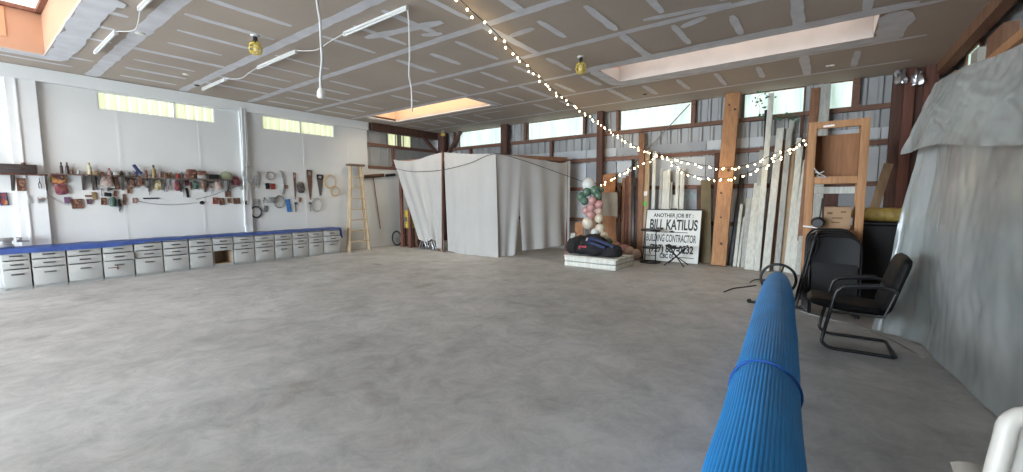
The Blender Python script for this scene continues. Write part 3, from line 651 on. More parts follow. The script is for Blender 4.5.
I('bag', (174, 180.5, 181, 191), 'patch_red', 'nail_pouch', 'maroon pouch hung under the small red pot', 'pouch')
I('rod', (181.8, 179.5, 184.5, 197), 'grey2', 'long_screwdriver', 'long grey screwdriver left of the black phone-shaped tool', 'screwdriver')
I('box', (185.5, 169, 194, 174.2), 'patch_brown', 'small_box', 'red-brown box stacked on the brown box of the narrow shelf', 'box', None, Z3+.075)
I('box', (183, 174.5, 192.5, 179), 'patch_brown', 'small_box', 'brown box on the narrow shelf under a red-brown box', 'box', None, Z3)
I('box', (196.5, 174.5, 204, 178), 'grey2', 'small_box', 'pale grey box on the narrow shelf under the darker red box', 'box', None, Z3)
I('box', (195, 169.5, 204.5, 174.2), 'patch_brown', 'small_box', 'red-brown box on top of the pale grey one', 'box', None, Z3+.062)
I('flat', (186.5, 188, 189.8, 197.5), black, 'stud_finder', 'narrow black tool shaped like a phone on the wall', 'tool')
I('flat', (185, 180.5, 189.8, 185.5), 'magenta', 'chalk_reel', 'little magenta reel under the brown box', 'reel')
I('bag', (193.2, 181, 198.8, 189), 'patch_green', 'nail_pouch', 'dark green pouch under the pale grey box', 'pouch')
I('glove', (201.5, 180, 209, 190), 'patch_warm', 'work_glove', 'yellow gloves hung under the narrow shelf', 'glove')
I('hammer', (206, 181, 214, 185), black, 'claw_hammer', 'black hammer right of the yellow gloves', 'hammer')
I('bag', (219, 171, 232, 178.4), mat('olive', (.22, .24, .15), .9), 'knit_hat', 'olive hat lying on the right end of the narrow shelf', 'hat', None, Z3)
I('box', (208, 173.5, 217, 178), black, 'black_box', 'low black box on the narrow shelf left of the olive hat', 'box', None, Z3)
I('bag', (215, 180.5, 223, 190), 'patch_pale', 'dust_cloth', 'pale pink cloth hung under the olive hat', 'cloth')
I('flat', (226, 180, 230.8, 187.5), 'grey2', 'paint_scraper', 'pale scraper left of the magenta bundle', 'scraper')
I('bag', (231.5, 176.8, 241, 185.5), 'patch_red', 'rope_bundle', 'bright magenta bundle hung beside the conduits', 'bundle')
I('disc', (239.4, 184.5, 245, 190.5), 'grey2', 'white_disc', 'small white disc in front of the conduits', 'disc')
I('plaque', (212.6, 197.5, 218.3, 204), 'red_paint', 'framed_plaque', 'bright red square plaque, first of the lower row of four', 'plaque', 'patch_brown')
I('plaque', (219.8, 198, 225.2, 205), 'brownp', 'framed_plaque', 'brown square plaque directly right of the bright red one', 'plaque', 'patch_brown')
I('plaque', (227.6, 198, 232.2, 203), 'brass', 'framed_plaque', 'smallest ochre plaque of the lower row of four', 'plaque', 'patch_brown')
I('plaque', (234, 198, 241, 204), 'brownp', 'framed_plaque', 'dark brown plaque at the right end of the lower row, by the conduits', 'plaque', 'patch_brown')
I('plaque', (225.2, 191, 231.2, 197), 'brownp', 'framed_plaque', 'brown plaque hung above the smallest ochre one', 'plaque', 'patch_brown')
I('disc', (200, 201, 204.6, 204.5), black, 'line_spool', 'little black spool at the right end of the sagging string', 'spool')
I('plaque', (243, 200.5, 248.2, 205), 'grey2', 'switch_box', 'small grey switch box at the foot of the conduits', 'switch box', 'patch_dark')
I('ring', (242.5, 166, 254, 183), 'grey2', 'cable_coil', 'large pale wire coil hung over the conduits', 'cable coil')
I('flat', (254.8, 171.5, 260.2, 188), 'grey2', 'hand_trowel', 'pale grey trowel right of the conduits', 'trowel')
I('ring', (265.6, 172, 274.6, 180), mat('old_rope', (.30, .24, .20), .8), 'cable_coil', 'small oval rope coil above the red and black packet', 'rope coil')
I('flat', (266, 183, 270.6, 189), black, 'tool_packet', 'black half of the pair of packets under the oval coil', 'packet')
I('flat', (271, 183.4, 275.8, 189.4), 'red_paint', 'tool_packet', 'bright red packet right of the black one', 'packet')
I('arc', (279, 171, 284.5, 194), 'grey2', 'curved_pipe', 'grey curved pipe hung between the red packet and the oval plate', 'pipe')
I('disc', (284.4, 183, 289, 190.5), 'pink', 'oval_plate', 'small pinkish round plate above the blue one', 'plate')
I('box', (269, 197, 274.6, 203), 'grey', 'hose_nozzle', 'dark nozzle at the left of the grey hose ring', 'nozzle')
I('ring', (274, 195.5, 285, 208), 'grey', 'hose_coil', 'dark grey hose ring left of the blue plate', 'hose coil')
I('flat', (254, 199, 260, 206.5), 'grey2', 'hand_trowel', 'pale square plate trowel above the black hose ring', 'trowel')
I('pliers', (262, 197, 267.6, 203), 'grey2', 'pliers', 'small pale pliers left of the dark nozzle', 'pliers')
I('flat', (263.4, 205.5, 267.4, 212), 'grey', 'padlock', 'grey padlock right of the black hose ring', 'padlock')
I('ring1', (251, 206.5, 262, 217.5), black, 'hose_ring', 'thick black hose ring, lowest thing on the white wall', 'hose ring')
I('flat', (287, 199, 292.2, 212), 'blue', 'plastic_plate', 'bright blue rectangular plate on the white wall', 'plate')
I('saw', (293.4, 172.5, 297, 199.5), rust, 'pry_bar', 'long narrow rusty saw left of the chain bundle', 'saw', 'terracotta')
I('rod', (294.5, 202, 297.4, 211.8), black, 'hook_tool', 'small black hooked tool right of the blue plate', 'hook')
I('bag', (297.2, 182, 305.4, 193), 'patch_dark', 'chain_bundle', 'dark grey chain bundle right of the narrow rusty saw', 'chain')
I('flat', (299, 197, 301.6, 202), 'terracotta', 'wood_wedge', 'tiny reddish wedge under the chain bundle', 'wedge')
I('saw', (307, 170, 313.6, 199.5), rust, 'hand_saw', 'wide rusty hand saw hung point down', 'saw', 'brownp')
I('saw', (317, 174.5, 324.2, 195.5), steeld, 'keyhole_saw', 'short black pointed saw left of the tan coils', 'saw', black)
tanr = mat('tan_rope', (.50, .33, .15), .8)
I('ring', (323.6, 175, 336.6, 188.4), tanr, 'rope_coil', 'larger tan rope coil near the ladder', 'rope coil')
I('ring', (330.4, 186, 339.6, 196), tanr, 'rope_coil', 'smaller tan rope coil below the larger one', 'rope coil')
I('ring', (311.6, 198, 322.4, 211.6), 'grey2', 'cable_coil', 'pale thin cable coil below the black pointed saw', 'cable coil')
I('rod', (308.8, 202, 311.8, 211.5), 'grey', 'small_wrench', 'little dark wrench left of the pale cable coil', 'wrench')
for px, py0, w_, m_, z_, nm, lb, ct in [(71.5, 169.8, 3.6, 'brownp', Z2, 'screw_jar', 'brown jar right of the pair of dark cans', 'jar'), (95, 170.6, 5, 'brass', Z2, 'tin_box', 'brass-coloured tin right of the cream bottle', 'tin'), (102, 171.2, 4, 'terracotta', Z2, 'screw_jar', 'reddish jar left of the small pink bottle', 'jar'),
 (121, 169.6, 3.4, 'brownp', Z2, 'screw_jar', 'brown jar above the third bracket of the long shelf', 'jar'), (126.5, 171, 4.5, 'grey', Z2, 'tin_box', 'dark tin between the brown jar and the caulking gun', 'tin'), (145.5, 170.8, 3.6, 'terracotta', Z3, 'screw_jar', 'reddish jar left of the ochre can', 'jar'),
 (164.5, 173.2, 4.5, 'brownp', Z3, 'tin_box', 'brown tin right of the little pinkish jar', 'tin'), (170, 172, 3.8, 'brass', Z3, 'screw_jar', 'brass-coloured jar left of the small red pot', 'jar'), (180.4, 171.5, 3, 'grey', Z3, 'screw_jar', 'dark jar directly right of the small red pot', 'jar')]:
    I('jar' if 'jar' in nm else 'box', (px-w_/2, py0, px+w_/2, 174.4 if z_ == Z2 else 178), m_, nm, lb, ct, None, z_)
I('bag', (129.5, 178, 136, 188), 'patch_brown', 'nail_pouch', 'brown pouch left of the ochre pouch', 'pouch'); I('rod', (148.5, 189, 150.5, 195), 'brownp', 'screwdriver', 'short brown screwdriver under the dark grey pouch', 'screwdriver', 'grey')
I('flat', (190.2, 182, 192.6, 190), 'brownp', 'chisel', 'upright brown chisel left of the dark green pouch', 'chisel'); I('rod', (210.5, 186, 213, 194), 'grey', 'screwdriver', 'grey screwdriver right of the yellow gloves', 'screwdriver', 'terracotta')
I('rod', (100.5, 188, 103, 196), 'brownp', 'screwdriver', 'brown screwdriver below the left side of the pink cloth bag', 'screwdriver', 'grey'); I('plaque', (113, 190.5, 117.5, 196.5), 'terracotta', 'framed_plaque', 'tiny reddish plaque left of the narrow tall brown one', 'plaque', 'brownp')
# conduits, strings
def wl(pts, r, m, name, lab, cat, d=.02):
    tag(MB().tube(smooth([onx(x, y, XL+d) for x, y in pts], 6), r, 6).build(name, m), lab, cat)
wl([(241.2, 108), (242.5, 140), (243.6, 180), (245, 226)], .012, wallt, 'conduit', 'left of the two painted conduits running down the wall', 'conduit', .1)
wl([(244.6, 108.6), (246, 140), (247, 180), (247, 200)], .010, 'x' and greyp, 'conduit', 'right of the two painted conduits, ending at the switch box', 'conduit', .1)
wl([(137, 201), (150, 203.4), (165, 204.8), (180, 204.3), (198, 202.5)], .005, cable_g, 'string', 'grey string sagging below the left-hand tools', 'string')
wl([(250, 185), (265, 189), (285, 195.5), (300, 197.6), (320, 198), (335, 196.8), (352, 189), (362, 180), (380, 178)], .006, mat('beige_cord', (.62, .55, .45), .7), 'extension_cord', 'thin beige cord strung across the wall to the ladder', 'cord')
wl([(196, 199), (210, 196), (226, 190), (238, 186), (252, 184)], .004, cable_d, 'string', 'dark string rising toward the conduits', 'string')
wl([(70, 202), (66, 205), (50, 196), (45, 190)], .003, cable_g, 'string', 'thin grey string left of the wide red plaque', 'string')
# ladder leaning on the wall
def P(x, y, X): return onx(x, y, X)
r = root('step_ladder', (-9.7, 6.35, 0), 'tall folded wooden step ladder standing against the white wall', 'ladder')
LB = [fl(349.5, 250), fl(369, 249.5)]; XLd = LB[0].x
bl = P(349.5, 250, -9.62); br_ = P(369.5, 249.5, -9.62); tl = P(350.5, 166, -9.9); tr = P(360.5, 166.5, -9.9)
bl.z = br_.z = .001
for A_, B_ in ((bl, tl), (br_, tr)): MB().beam(A_, B_, .035, .075, (0, 1, 0)).build('rail', ladw, r)
for i in range(7):
    t = .115+.125*i; a = bl.lerp(tl, t); c = br_.lerp(tr, t); MB().beam(a+Vector((.0, .0, 0)), c, .085, .022, (1, 0, 0)).build('step', ladw, r)
b = MB().box(((tl.x), (tl.y+tr.y)/2, tl.z+.03), (.2, (tr.y-tl.y)+.16, .05), bev=.01); b.build('top_cap', mat('dark_cap', (.14, .10, .075), .7), r)
bl2 = bl+Vector((-.12, .02, 0)); br2 = br_+Vector((-.12, -.02, 0)); 
for A_, B_ in ((bl2, tl+Vector((-.06, 0, 0))), (br2, tr+Vector((-.06, 0, 0)))): MB().beam(A_, B_, .028, .05, (0, 1, 0)).build('rear_rail', ladw, r)
# push brooms hung on the wall
def broom(x0, x1, y, hx, hy, lab, m):
    a = P(x0, y, XL+.06); c = P(x1, y-1.5, XL+.06); e = P(hx, hy, XL+.04); s = P((x0+x1)/2-1, y+1, XL+.05)
    r = root('push_broom', (XL+.06, a.y, e.z if hx else a.z), lab, 'broom')
    MB().beam(a, c, .09, .06, (1, 0, 0)).build('head', g['brownp'], r)
    n = MB()
    for i in range(40):
        t = i/39; q = a.lerp(c, t); n.box((q.x, q.y, q.z-.035), (.07, .006, .05))
    n.build('bristles', g['brownp'] if m is ladw else black, r)
    if hy: MB().tube([s, e], .013, 8).build('handle', fir2, r)
broom(365, 383.5, 176, 380.5, 229, 'wide push broom hung head up beside the ladder', ladw)
a = P(386, 175.5, XL+.06); c = P(395, 174.6, XL+.06); tag(MB().beam(a, c, .06, .07, (1, 0, 0)).build('brush_head', blackc), 'short black brush head hung right of the push broom', 'brush')
# ================================================================== ENCLOSURE of white sheets
EY = 7.45
def col(px, py): return ony(px, py, EY)
dRv = Vector((ony(570, 160, 9.25).x - ony(495, 154, EY).x, 9.25-EY, 0)); C0 = ony(495, 154, EY); C0.z = 0; dRn = dRv.normalized(); nR = Vector((dRn.y, -dRn.x, 0))
def onR(px, py):                                          # point on the right face of the enclosure
    d = ray(px, py); t = (C0-EYE).dot(nR)/d.dot(nR); return EYE+d*t
r = root('timber_shelter', (-8, EY+.1, 0), 'rough red-brown timber shelter inside the hung white sheets', 'shelter')
def tb(p0, p1, w, m, nm='stud', d=.06): MB().beam(p0, p1, w, d, (1, 0, 0)).build(nm, m, r)
for px, pt, m, w in ((398.5, 165, red, .10), (406.5, 172, red, .09)):
    q = col(px, 200); tb((q.x, EY+.10, 0), (q.x, EY+.10, col(px, pt).z), w, m)
q = col(437, 200); tb((q.x+.02, EY+.12, 0), (q.x, EY+.12, 2.3), .08, fir)
q = col(441, 200); 
e = C0; zt = col(495, 155).z-.02
tb((C0.x-.05, EY+.06, 0), (C0.x-.05, EY+.06, zt), .07, red)
f = onR(568, 200); tb((f.x-.05, f.y+.02, 0), (f.x-.05, f.y+.02, zt), .07, red)
f2 = onR(520, 200); 
tb((col(393, 160).x-.02, EY+.07, 2.36), (C0.x, EY+.07, zt), .09, fir2, 'rail', .05)
MB().beam((C0.x-.04, EY+.06, zt), (f.x-.04, f.y, zt), .05, .09, (1, 0, 0)).build('rail', fir2, r)
MB().beam((col(394, 160).x, EY+.1, 2.38), (col(394, 160).x, 9.4, 2.38), .05, .09, (1, 0, 0)).build('rail', red, r)
tag(MB().beam((col(443.6, 200).x, EY-.07, .05), (col(444.4, 150).x, EY-.07, col(444.4, 151).z), .035, .03, (1, 0, 0)).build('batten', red), 'slim red-brown batten standing in front of the sheets', 'batten')
def sheet(top, bot, plane, nrm, seed, lab, name='hung_sheet', amp=.045, fr=3.2, nu=70, nv=50, lean=0, sag=.0):
    T = smooth([plane(*q) for q in top], 8); B_ = smooth([plane(*q) for q in bot], 8)
    def at(L, u): s = u*(len(L)-1); i = min(int(s), len(L)-2); return L[i].lerp(L[i+1], s-i)
    def fn(u, v):
        a = at(T, u); c = at(B_, u); q = a.lerp(c, v); w = (a-at(T, 0)).length
        env = (.25+.75*v)
        d = amp*env*(math.sin(w*2*PI*fr+seed+.8*math.sin(v*3+seed)+1.2*noise.noise(Vector((w*1.3, v*1.1, seed))))*.6+1.3*noise.noise(Vector((w*2.6, v*.9, seed+5))))
        return q + nrm*d + nrm*lean*v
    tag(MB().grid(fn, nu, nv, .004).build(name, sheetm), lab, 'sheet')
nF = Vector((0, -1, 0))
sheet([(393.5, 159.5), (404, 161), (416, 160), (428, 156), (443, 152.3)], [(418, 238.5), (425, 242), (433, 238.5), (437, 247), (443.5, 249.5)], lambda x, y: ony(x, y, EY+.01), nF, 1.3, 'white sheet pulled aside over the left opening of the enclosure', amp=.05, fr=2.2)
sheet([(444, 152.3), (460, 153.5), (480, 154), (495.5, 153.5)], [(448.5, 251), (462, 254.5), (480, 257), (498, 257.5)], lambda x, y: ony(x, y, EY-.01), nF, 2.2, 'wide white sheet covering the front of the enclosure up to its corner', amp=.03, fr=2.6)
sheet([(495.5, 153.6), (505, 154.5), (522, 157.2)], [(498.2, 257.5), (507, 258), (516.5, 252.8)], onR, nR, 4.1, 'white sheet right of the enclosure corner, beside the slit', amp=.04, fr=2.6)
sheet([(516, 156.2), (527, 158), (540, 160), (553, 162), (562, 163), (570.5, 160.5)], [(522, 250.5), (535, 249.5), (550, 247), (562, 245.5), (568.5, 245)], onR, nR, 6.0, 'white sheet on the right side of the enclosure, furthest from the corner', amp=.05, fr=2.0)
# cable swagged over the sheets
pts = [ony(393.5, 168, EY-.09), ony(410, 171.5, EY-.09), ony(425, 171.5, EY-.09), ony(445, 169.5, EY-.12), ony(470, 163, EY-.1), ony(495, 153.8, EY-.08)]
pts += [onR(520, 160.5)+nR*.1, onR(545, 169)+nR*.1, onR(570, 178)+nR*.1, ony(585, 182, 9.2), ony(600, 184, 9.3)]
tag(MB().tube(smooth(pts, 6), .007, 6).build('swagged_cable', cable_d), 'thin dark cable swagged over the white sheets', 'cable')
# things stored behind the open corner
q = ony(409.5, 228, 7.75)
r = root('yellow_bucket', (q.x, 7.75, q.z), 'yellow plastic bucket on a crate inside the enclosure', 'bucket')
zb = ony(409, 228, 7.75).z; zt_ = ony(409, 210, 7.75).z
MB().lathe((q.x, 7.75, zb), [(.11, 0), (.115, .01), (.135, zt_-zb-.02), (.14, zt_-zb), (.125, zt_-zb), (.12, .03)], 20).build('body', g['yellow_paint'], r)
MB().ring((q.x, 7.75, zt_-.03), .142, .004, (0, 0, 1)).build('handle', steel, r)
MB().box((q.x, 7.75-.125, (zt_+zb)/2), (.10, .02, .12), bev=.004).build('label', mat('label_dark', (.12, .11, .09), .6), r)
tag(MB().box((q.x+.1, 7.85, zb/2), (.55, .3, zb-.003), bev=.01).box((q.x+.1, 7.69, zb*.75), (.56, .02, .03)).box((q.x+.1, 7.69, zb*.3), (.56, .02, .03)).build('storage_crate', g['brownp']), 'dark brown crate under the yellow bucket', 'crate')
q = ony(397, 238.5, 7.62); R_ = .20
r = root('cart_wheel', (q.x, 7.62, 0), 'black spoked wheel with rubber tyre at the open corner of the enclosure', 'wheel')
MB().ring((q.x, 7.62, R_+.02), R_, .022, (0, 1, 0), 28, 8).build('tyre', black, r); n = MB().ring((q.x, 7.62, R_+.02), R_-.03, .008, (0, 1, 0))
for i in range(10): a = PI*2*i/10; n.tube([(q.x, 7.62, R_+.02), (q.x+math.cos(a)*(R_-.03), 7.62, R_+.02+math.sin(a)*(R_-.03))], .003, 5)
n.lathe((q.x, 7.60, R_+.02), [(.025, 0), (.025, .04)], 12, (0, 1, 0)); n.build('rim', steel, r)
q = ony(414, 236, 7.95); tag(MB().tube(smooth([(q.x-.3, 7.98+.15, .10), (q.x-.1, 8.1, .35), (q.x+.15, 8.1, .35), (q.x+.3, 8.1, .2)], 5), .025, 8).tube([(q.x-.1, 8.1, .35), (q.x, 8.1, .03), (q.x+.15, 8.1, .35)], .02, 8).build('cycle_frame', g['orange']), 'orange-red tubular frame behind the dark crate', 'frame')
for i, (px, lab) in enumerate([(423, 'left of the folded white-legged stools under the sheet'), (430, 'right of the folded white-legged stools under the sheet')]):
    q = ony(px, 245, 7.6); r = root('folded_stool', (q.x, 7.6, 0), lab, 'stool', 'folded stools inside the enclosure')
    for s_ in (-1, 1): MB().tube([(q.x+s_*.02-.11, 7.6+.03*s_, .01), (q.x+.03, 7.6+.03*s_, .34)], .012, 8).build('leg', steel, r); MB().tube([(q.x+s_*.02+.12, 7.66+.03*s_, .01), (q.x-.02, 7.66+.03*s_, .34)], .012, 8).build('leg', steel, r)
    MB().box((q.x, 7.63, .36), (.2, .16, .03), bev=.01).build('seat', blackp, r)
# ================================================================== BACK MIDDLE
# pallet box with bags
A = fl(564.5, 265.5); B_ = fl(615.5, 271.2); dx = (B_-A); L = dx.length; dx.normalize(); ny = Vector((-dx.y, dx.x, 0)); hz = .20
r = root('white_pallet', tuple((A+B_)/2), 'low white slatted pallet on the floor under the heap of black bags', 'pallet')
def pb(m, u0, u1, v0, v1, z0, z1):
    c = A+dx*((u0+u1)/2)+ny*((v0+v1)/2); m.box((c.x, c.y, (z0+z1)/2), (u1-u0, v1-v0, z1-z0), Matrix((dx, ny, Vector((0, 0, 1)))).transposed(), bev=.005)
DP = .85
for j, (z0, z1) in enumerate(((.005, .095), (.105, .19))):
    m = MB(); pb(m, 0, L, 0, .022, z0, z1); m.build('side_slat', whitew, r); m = MB(); pb(m, 0, L, DP-.022, DP, z0, z1); m.build('side_slat', whitew, r)
    m = MB(); pb(m, L-.022, L, .03, DP-.03, z0, z1); m.build('side_slat', whitew, r); m = MB(); pb(m, 0, .022, .03, DP-.03, z0, z1); m.build('side_slat', whitew, r)
for i in range(6): m = MB(); pb(m, -.02, L+.02, DP*i/6+.008, DP*(i+1)/6-.008, .193, .212); m.build('top_slat', greyw if i % 2 else whitew, r)
pc = A+dx*L*.5+ny*DP*.5
def blob(name, c, s, m, lab, cat, seed, jit=.28, parts=None, det=22):
    bm = MB(); c = Vector(c)
    vs = []; n = det; mm = det//2
    for i in range(mm+1):
        th = PI*i/mm
        for j in range(n):
            a = 2*PI*j/n; d = Vector((math.sin(th)*math.cos(a), math.sin(th)*math.sin(a), math.cos(th)))
            k = 1+jit*noise.noise(d*1.7+Vector((seed, 0, 0)))+jit*.45*noise.noise(d*4.5+Vector((0, seed, 0)))
            p = Vector((d.x*s[0], d.y*s[1], d.z*s[2]))*k; p.z = max(p.z, -s[2]*.62); vs.append(c+p)
    fs = [(i*n+j, i*n+(j+1) % n, (i+1)*n+(j+1) % n, (i+1)*n+j) for i in range(mm) for j in range(n)]
    bm.add(vs, fs, 0, True); return tag(bm.build(name, m), lab, cat)
at = lambda u, v, z: A+dx*L*u+ny*DP*v+Vector((0, 0, z))
blob('duffel_bag', at(.10, .45, .36), (.26, .28, .20), blackc, 'black bag at the left end of the heap on the white pallet', 'bag', 1)
blob('duffel_bag', at(.42, .36, .35), (.32, .26, .19), blackc, 'long black bag with a red patch facing front on the pallet', 'bag', 2)
blob('duffel_bag', at(.76, .42, .31), (.23, .24, .13), blackc, 'black bag at the right end of the heap on the white pallet', 'bag', 3)
blob('duffel_bag', at(.30, .66, .47), (.26, .20, .13), blackc, 'black bag on top of the heap, nearest the balloons', 'bag', 4)
q = at(.33, .10, .36); tag(MB().box((q.x, q.y+.0, q.z+.02), (.17, .05, .075), Matrix.Rotation(.2, 3, 'Z'), bev=.02).build('red_patch', g['redcloth']), 'red cloth tag on the front of the black bags', 'tag')
a = ony(600, 240, pc.y-.1); 
tag(MB().tube(smooth([at(.36, .3, .53), at(.52, .25, .535), at(.70, .3, .46), at(.86, .3, .40)], 6), .045, 10).tube(smooth([at(.42, .12, .50), at(.58, .10, .46), at(.76, .12, .40)], 6), .03, 8).build('blue_towel', g['navy']), 'dark blue rolled towel lying across the black bags', 'towel')
tag(MB().beam(at(.34, .3, .56), at(.42, .06, .53), .03, .012, (1, 0, 0)).build('white_strap', whitep), 'short white strap end on the black bags', 'strap')
# balloon column
balm = {n_: mat('balloon_'+n_, c_, .25) for n_, c_ in dict(clear=(.62, .64, .62), green=(.085, .155, .11), pink=(.50, .27, .255), cream=(.62, .55, .44), peach=(.55, .38, .30)).items()}
BY = 8.55
def balloon(px, py, rp, m, lab, Y=BY, grp=None):
    q = ony(px, py, Y); rr = rp/418.4*((q-EYE).dot(FW))
    if q.z < rr*1.05: q.z = rr*1.05
    b = MB().ball(q, rr, 16, 10, (1, 1, 1.08)); b.lathe((q.x, q.y, q.z-rr*1.15), [(.012, 0), (.006, .02), (.01, rr*.15)], 8)
    tag(b.build('balloon', balm[m]), lab, 'balloon', grp)
GB = 'balloons of the column'
for px, py, rp, m, dy, lab in [(588.5, 184.5, 6.6, 'clear', 0, 'translucent white balloon on top of the balloon column'),
 (587, 192, 4.2, 'green', -.1, 'dark green balloon directly under the translucent one'), (595, 190.5, 4.6, 'green', -.05, 'dark green balloon at the upper right of the column'),
 (581.5, 197, 4.6, 'green', .02, 'leftmost dark green balloon of the column'), (584.5, 201, 4.0, 'green', -.12, 'lowest dark green balloon of the upper cluster'), (598, 196, 3.9, 'green', -.08, 'dark green balloon beside the topmost pink one'), (600.5, 189.5, 3.3, 'green', .08, 'small dark green balloon furthest right at the top'),
 (592.3, 200.5, 4.0, 'pink', -.2, 'topmost pink balloon of the column'), (598.8, 204.5, 4.2, 'pink', -.1, 'pink balloon on the right side of the column'), (591, 207.5, 4.2, 'pink', -.18, 'pink balloon in the middle of the column'), (586, 210.5, 3.9, 'pink', .0, 'leftmost pink balloon of the column'), (590.8, 215, 4.2, 'pink', -.2, 'lowest pink balloon of the standing column'),
 (599, 211.5, 3.7, 'peach', -.1, 'pale peach balloon on the right of the column'), (599, 218.5, 4.3, 'cream', -.12, 'cream balloon below the pale peach one'), (588, 223, 6.0, 'cream', -.15, 'largest cream balloon, low on the left'), (600, 228.5, 4.8, 'cream', -.1, 'cream balloon right of the largest one'), (604, 236, 4.2, 'cream', -.2, 'cream balloon above the blue towel'), (594.8, 232.5, 4.0, 'clear', -.2, 'whitish balloon at the foot of the column'),
 (596, 236, 3.6, 'green', -.1, 'dark green balloon peeping over the black bags'), (608.5, 242, 4.0, 'green', -.1, 'dark green balloon right of the blue towel')]:
    balloon(px, py, rp, m, lab, BY+dy, GB)
q = ony(590, 240, BY+.15); tag(MB().tube([(q.x, BY+.12, .03), (q.x+.02, BY+.12, 1.55)], .015, 8).lathe((q.x, BY+.12, 0), [(.16, 0), (.16, .03), (.03, .04)], 16).build('balloon_stand', g['grey']), 'thin stand pole behind the balloon column', 'stand')
for px, py, rp, m, Y, lab in [(618, 246.5, 3.3, 'pink', 8.5, 'pink balloon on the floor nearest the bags'), (624.5, 249, 3.8, 'pink', 8.55, 'second pink balloon on the floor behind the pallet'), (629.5, 251.5, 4.2, 'peach', 8.3, 'peach balloon on the floor left of the stool stand'), (636, 254.5, 4.4, 'peach', 8.3, 'peach balloon on the floor closest to the stool stand'), (622, 254, 3.2, 'peach', 8.2, 'small peach balloon low beside the pallet')]:
    balloon(px, py, rp+.8, m, lab, min(8.95, fl(px, py+rp+.8).y))
# leaning boards
def lean(x0, y0, x1, y1, wpx, m, name, lab, cat='board', Yb=9.2, Yt=9.58, t=.035, z0=None, grp=None):
    """board from its foot pixel (x0, y0) on the floor to its top pixel (x1, y1)"""
    f = fl(x0, y0) if z0 is None else ony(x0, y0, Yb)
    if z0 is not None: f.z = z0
    f = Vector((ony(x0, y0, Yb).x, Yb, 0.002+t*.5*abs(Yt-Yb)/2)); tp = ony(x1, y1, Yt); w = wpx/418.4*((f-EYE).dot(FW))
    return tag(MB().beam(f, tp, w, t, (1, 0, 0)).build(name, m), lab, cat, grp)
lean(610, 252, 608, 174, 15, ply, 'plywood_sheet', 'wide brown plywood sheet standing behind the balloons', Yt=9.56, t=.02)
lean(592, 250, 592.5, 212, 9, fir2, 'plywood_offcut', 'short brown offcut low behind the balloon column', Yb=9.1, Yt=9.3, t=.02)
lean(578.5, 251, 579.5, 222, 10, ply, 'plywood_offcut', 'short reddish offcut left of the balloon column', Yb=9.15, Yt=9.3, t=.02)
b = MB(); 
q = [ony(601.8, 192, 9.14), ony(617.3, 192.5, 9.14), ony(617.5, 216.5, 9.08), ony(601.8, 215.5, 9.08)]
tag(b.prism(q, (0, .015, 0)).build('poster_board', mat('tan_card', (.42, .37, .30), .9, var=.15, scale=6)), 'pale tan square board propped on the plywood behind the balloons', 'board')
q = ony(573, 237, 8.35); r = root('photo_frame', (q.x, 8.35, .0), 'small dark framed photo standing left of the black bags', 'photo frame')
MB().box((q.x, 8.35, q.z), (.16, .02, .22), bev=.004).build('frame', g['brownp'], r); MB().box((q.x, 8.337, q.z), (.11, .006, .17)).build('photo', g['grey2'], r); MB().beam((q.x, 8.47, .002), (q.x, 8.37, q.z), .03, .01, (1, 0, 0)).box((q.x, 8.36, q.z/2-.05), (.05, .03, q.z-.1)).build('prop', g['brownp'], r)
blob('pink_cloth', (q.x+.02, 8.2, .065), (.18, .12, .10), g['pink'], 'folded pink cloth beneath the framed photo', 'cloth', 9)
GD = [(618.8, 247, 619.5, 183, 3.2, brown, 'dark board directly right of the wide plywood sheet'), (622.5, 249, 624, 178, 3.0, fir2, 'brown board between two dark ones right of the plywood'), (626, 250, 627.5, 176, 3.4, red, 'reddish board left of the tall black stick'),
 (629.8, 250.5, 630.3, 172, 2.8, fir2, 'narrow brown board touching the tall black stick'), (632.3, 250.5, 633.3, 159.8, 3.3, black, 'tall black stick among the brown boards'), (635.6, 251, 637, 178, 3.0, brown, 'dark narrow board right of the black stick'), (639.6, 252, 642.3, 133, 5.5, fir2, 'tall brown plank with a green label beside it'), (643.8, 252.5, 647.2, 150, 6.5, tan, 'broad brown plank carrying white and green labels')]
for d in GD: lean(*d[:4], d[4], d[5], 'leaning_board', d[6], Yb=9.05 if d[4] > 5 else 9.15)
for (px, py, c, nm, lb) in [(644.6, 193.5, whitep, 'paper_label', 'white paper label stuck on the broad brown plank'), (644, 203.5, g['lime'], 'paper_label', 'bright green label stuck on the broad brown plank')]:
    f = Vector((ony(643.8, 252.5, 9.05).x, 9.05, .0)); tp = ony(647.2, 150, 9.58); t_ = (252.5-py)/102.5; q = f.lerp(tp, t_*.985)
    tag(MB().box((ony(px, py, q.y).x, q.y-.022, ony(px, py, q.y).z), (.13, .004, .10), Matrix.Rotation(-.25, 3, 'X')).build(nm, c), lb, 'label')
GW = [(651.6, 258, 654.6, 151.5, 3.4, whitew, 'longest white trim board, its top at the string lights'), (657.6, 258, 661.6, 169, 2.6, greyw, 'pale grey strip second in the fan of white boards'), (660.5, 258, 665.2, 171, 3.6, whitew, 'white board left of the middle of the fan behind the sign'),
 (665.0, 258, 668.6, 169.5, 4.0, whitew, 'broad white board in the middle of the fan behind the sign'), (668.8, 259, 671, 182, 2.8, greyw, 'short grey strip right of the middle of the fan'), (672.6, 259, 673.6, 195, 4.0, whitew, 'shortest white board behind the sign'), (675.0, 259, 677.8, 168, 3.2, whitew, 'white strip left of the last board of the fan'), (679.6, 260, 682.6, 169, 4.2, whitew, 'white board at the right end of the fan behind the sign')]
for d in GW: lean(*d[:4], d[4], d[5], 'trim_board', d[6], Yb=9.22, Yt=9.55, t=.02)
lean(706, 262, 706, 180, 9.5, mat('olive_board', (.15, .12, .065), .8, var=.2), 'olive_board', 'olive brown board right of the contractor sign', Yb=9.2, Yt=9.5)
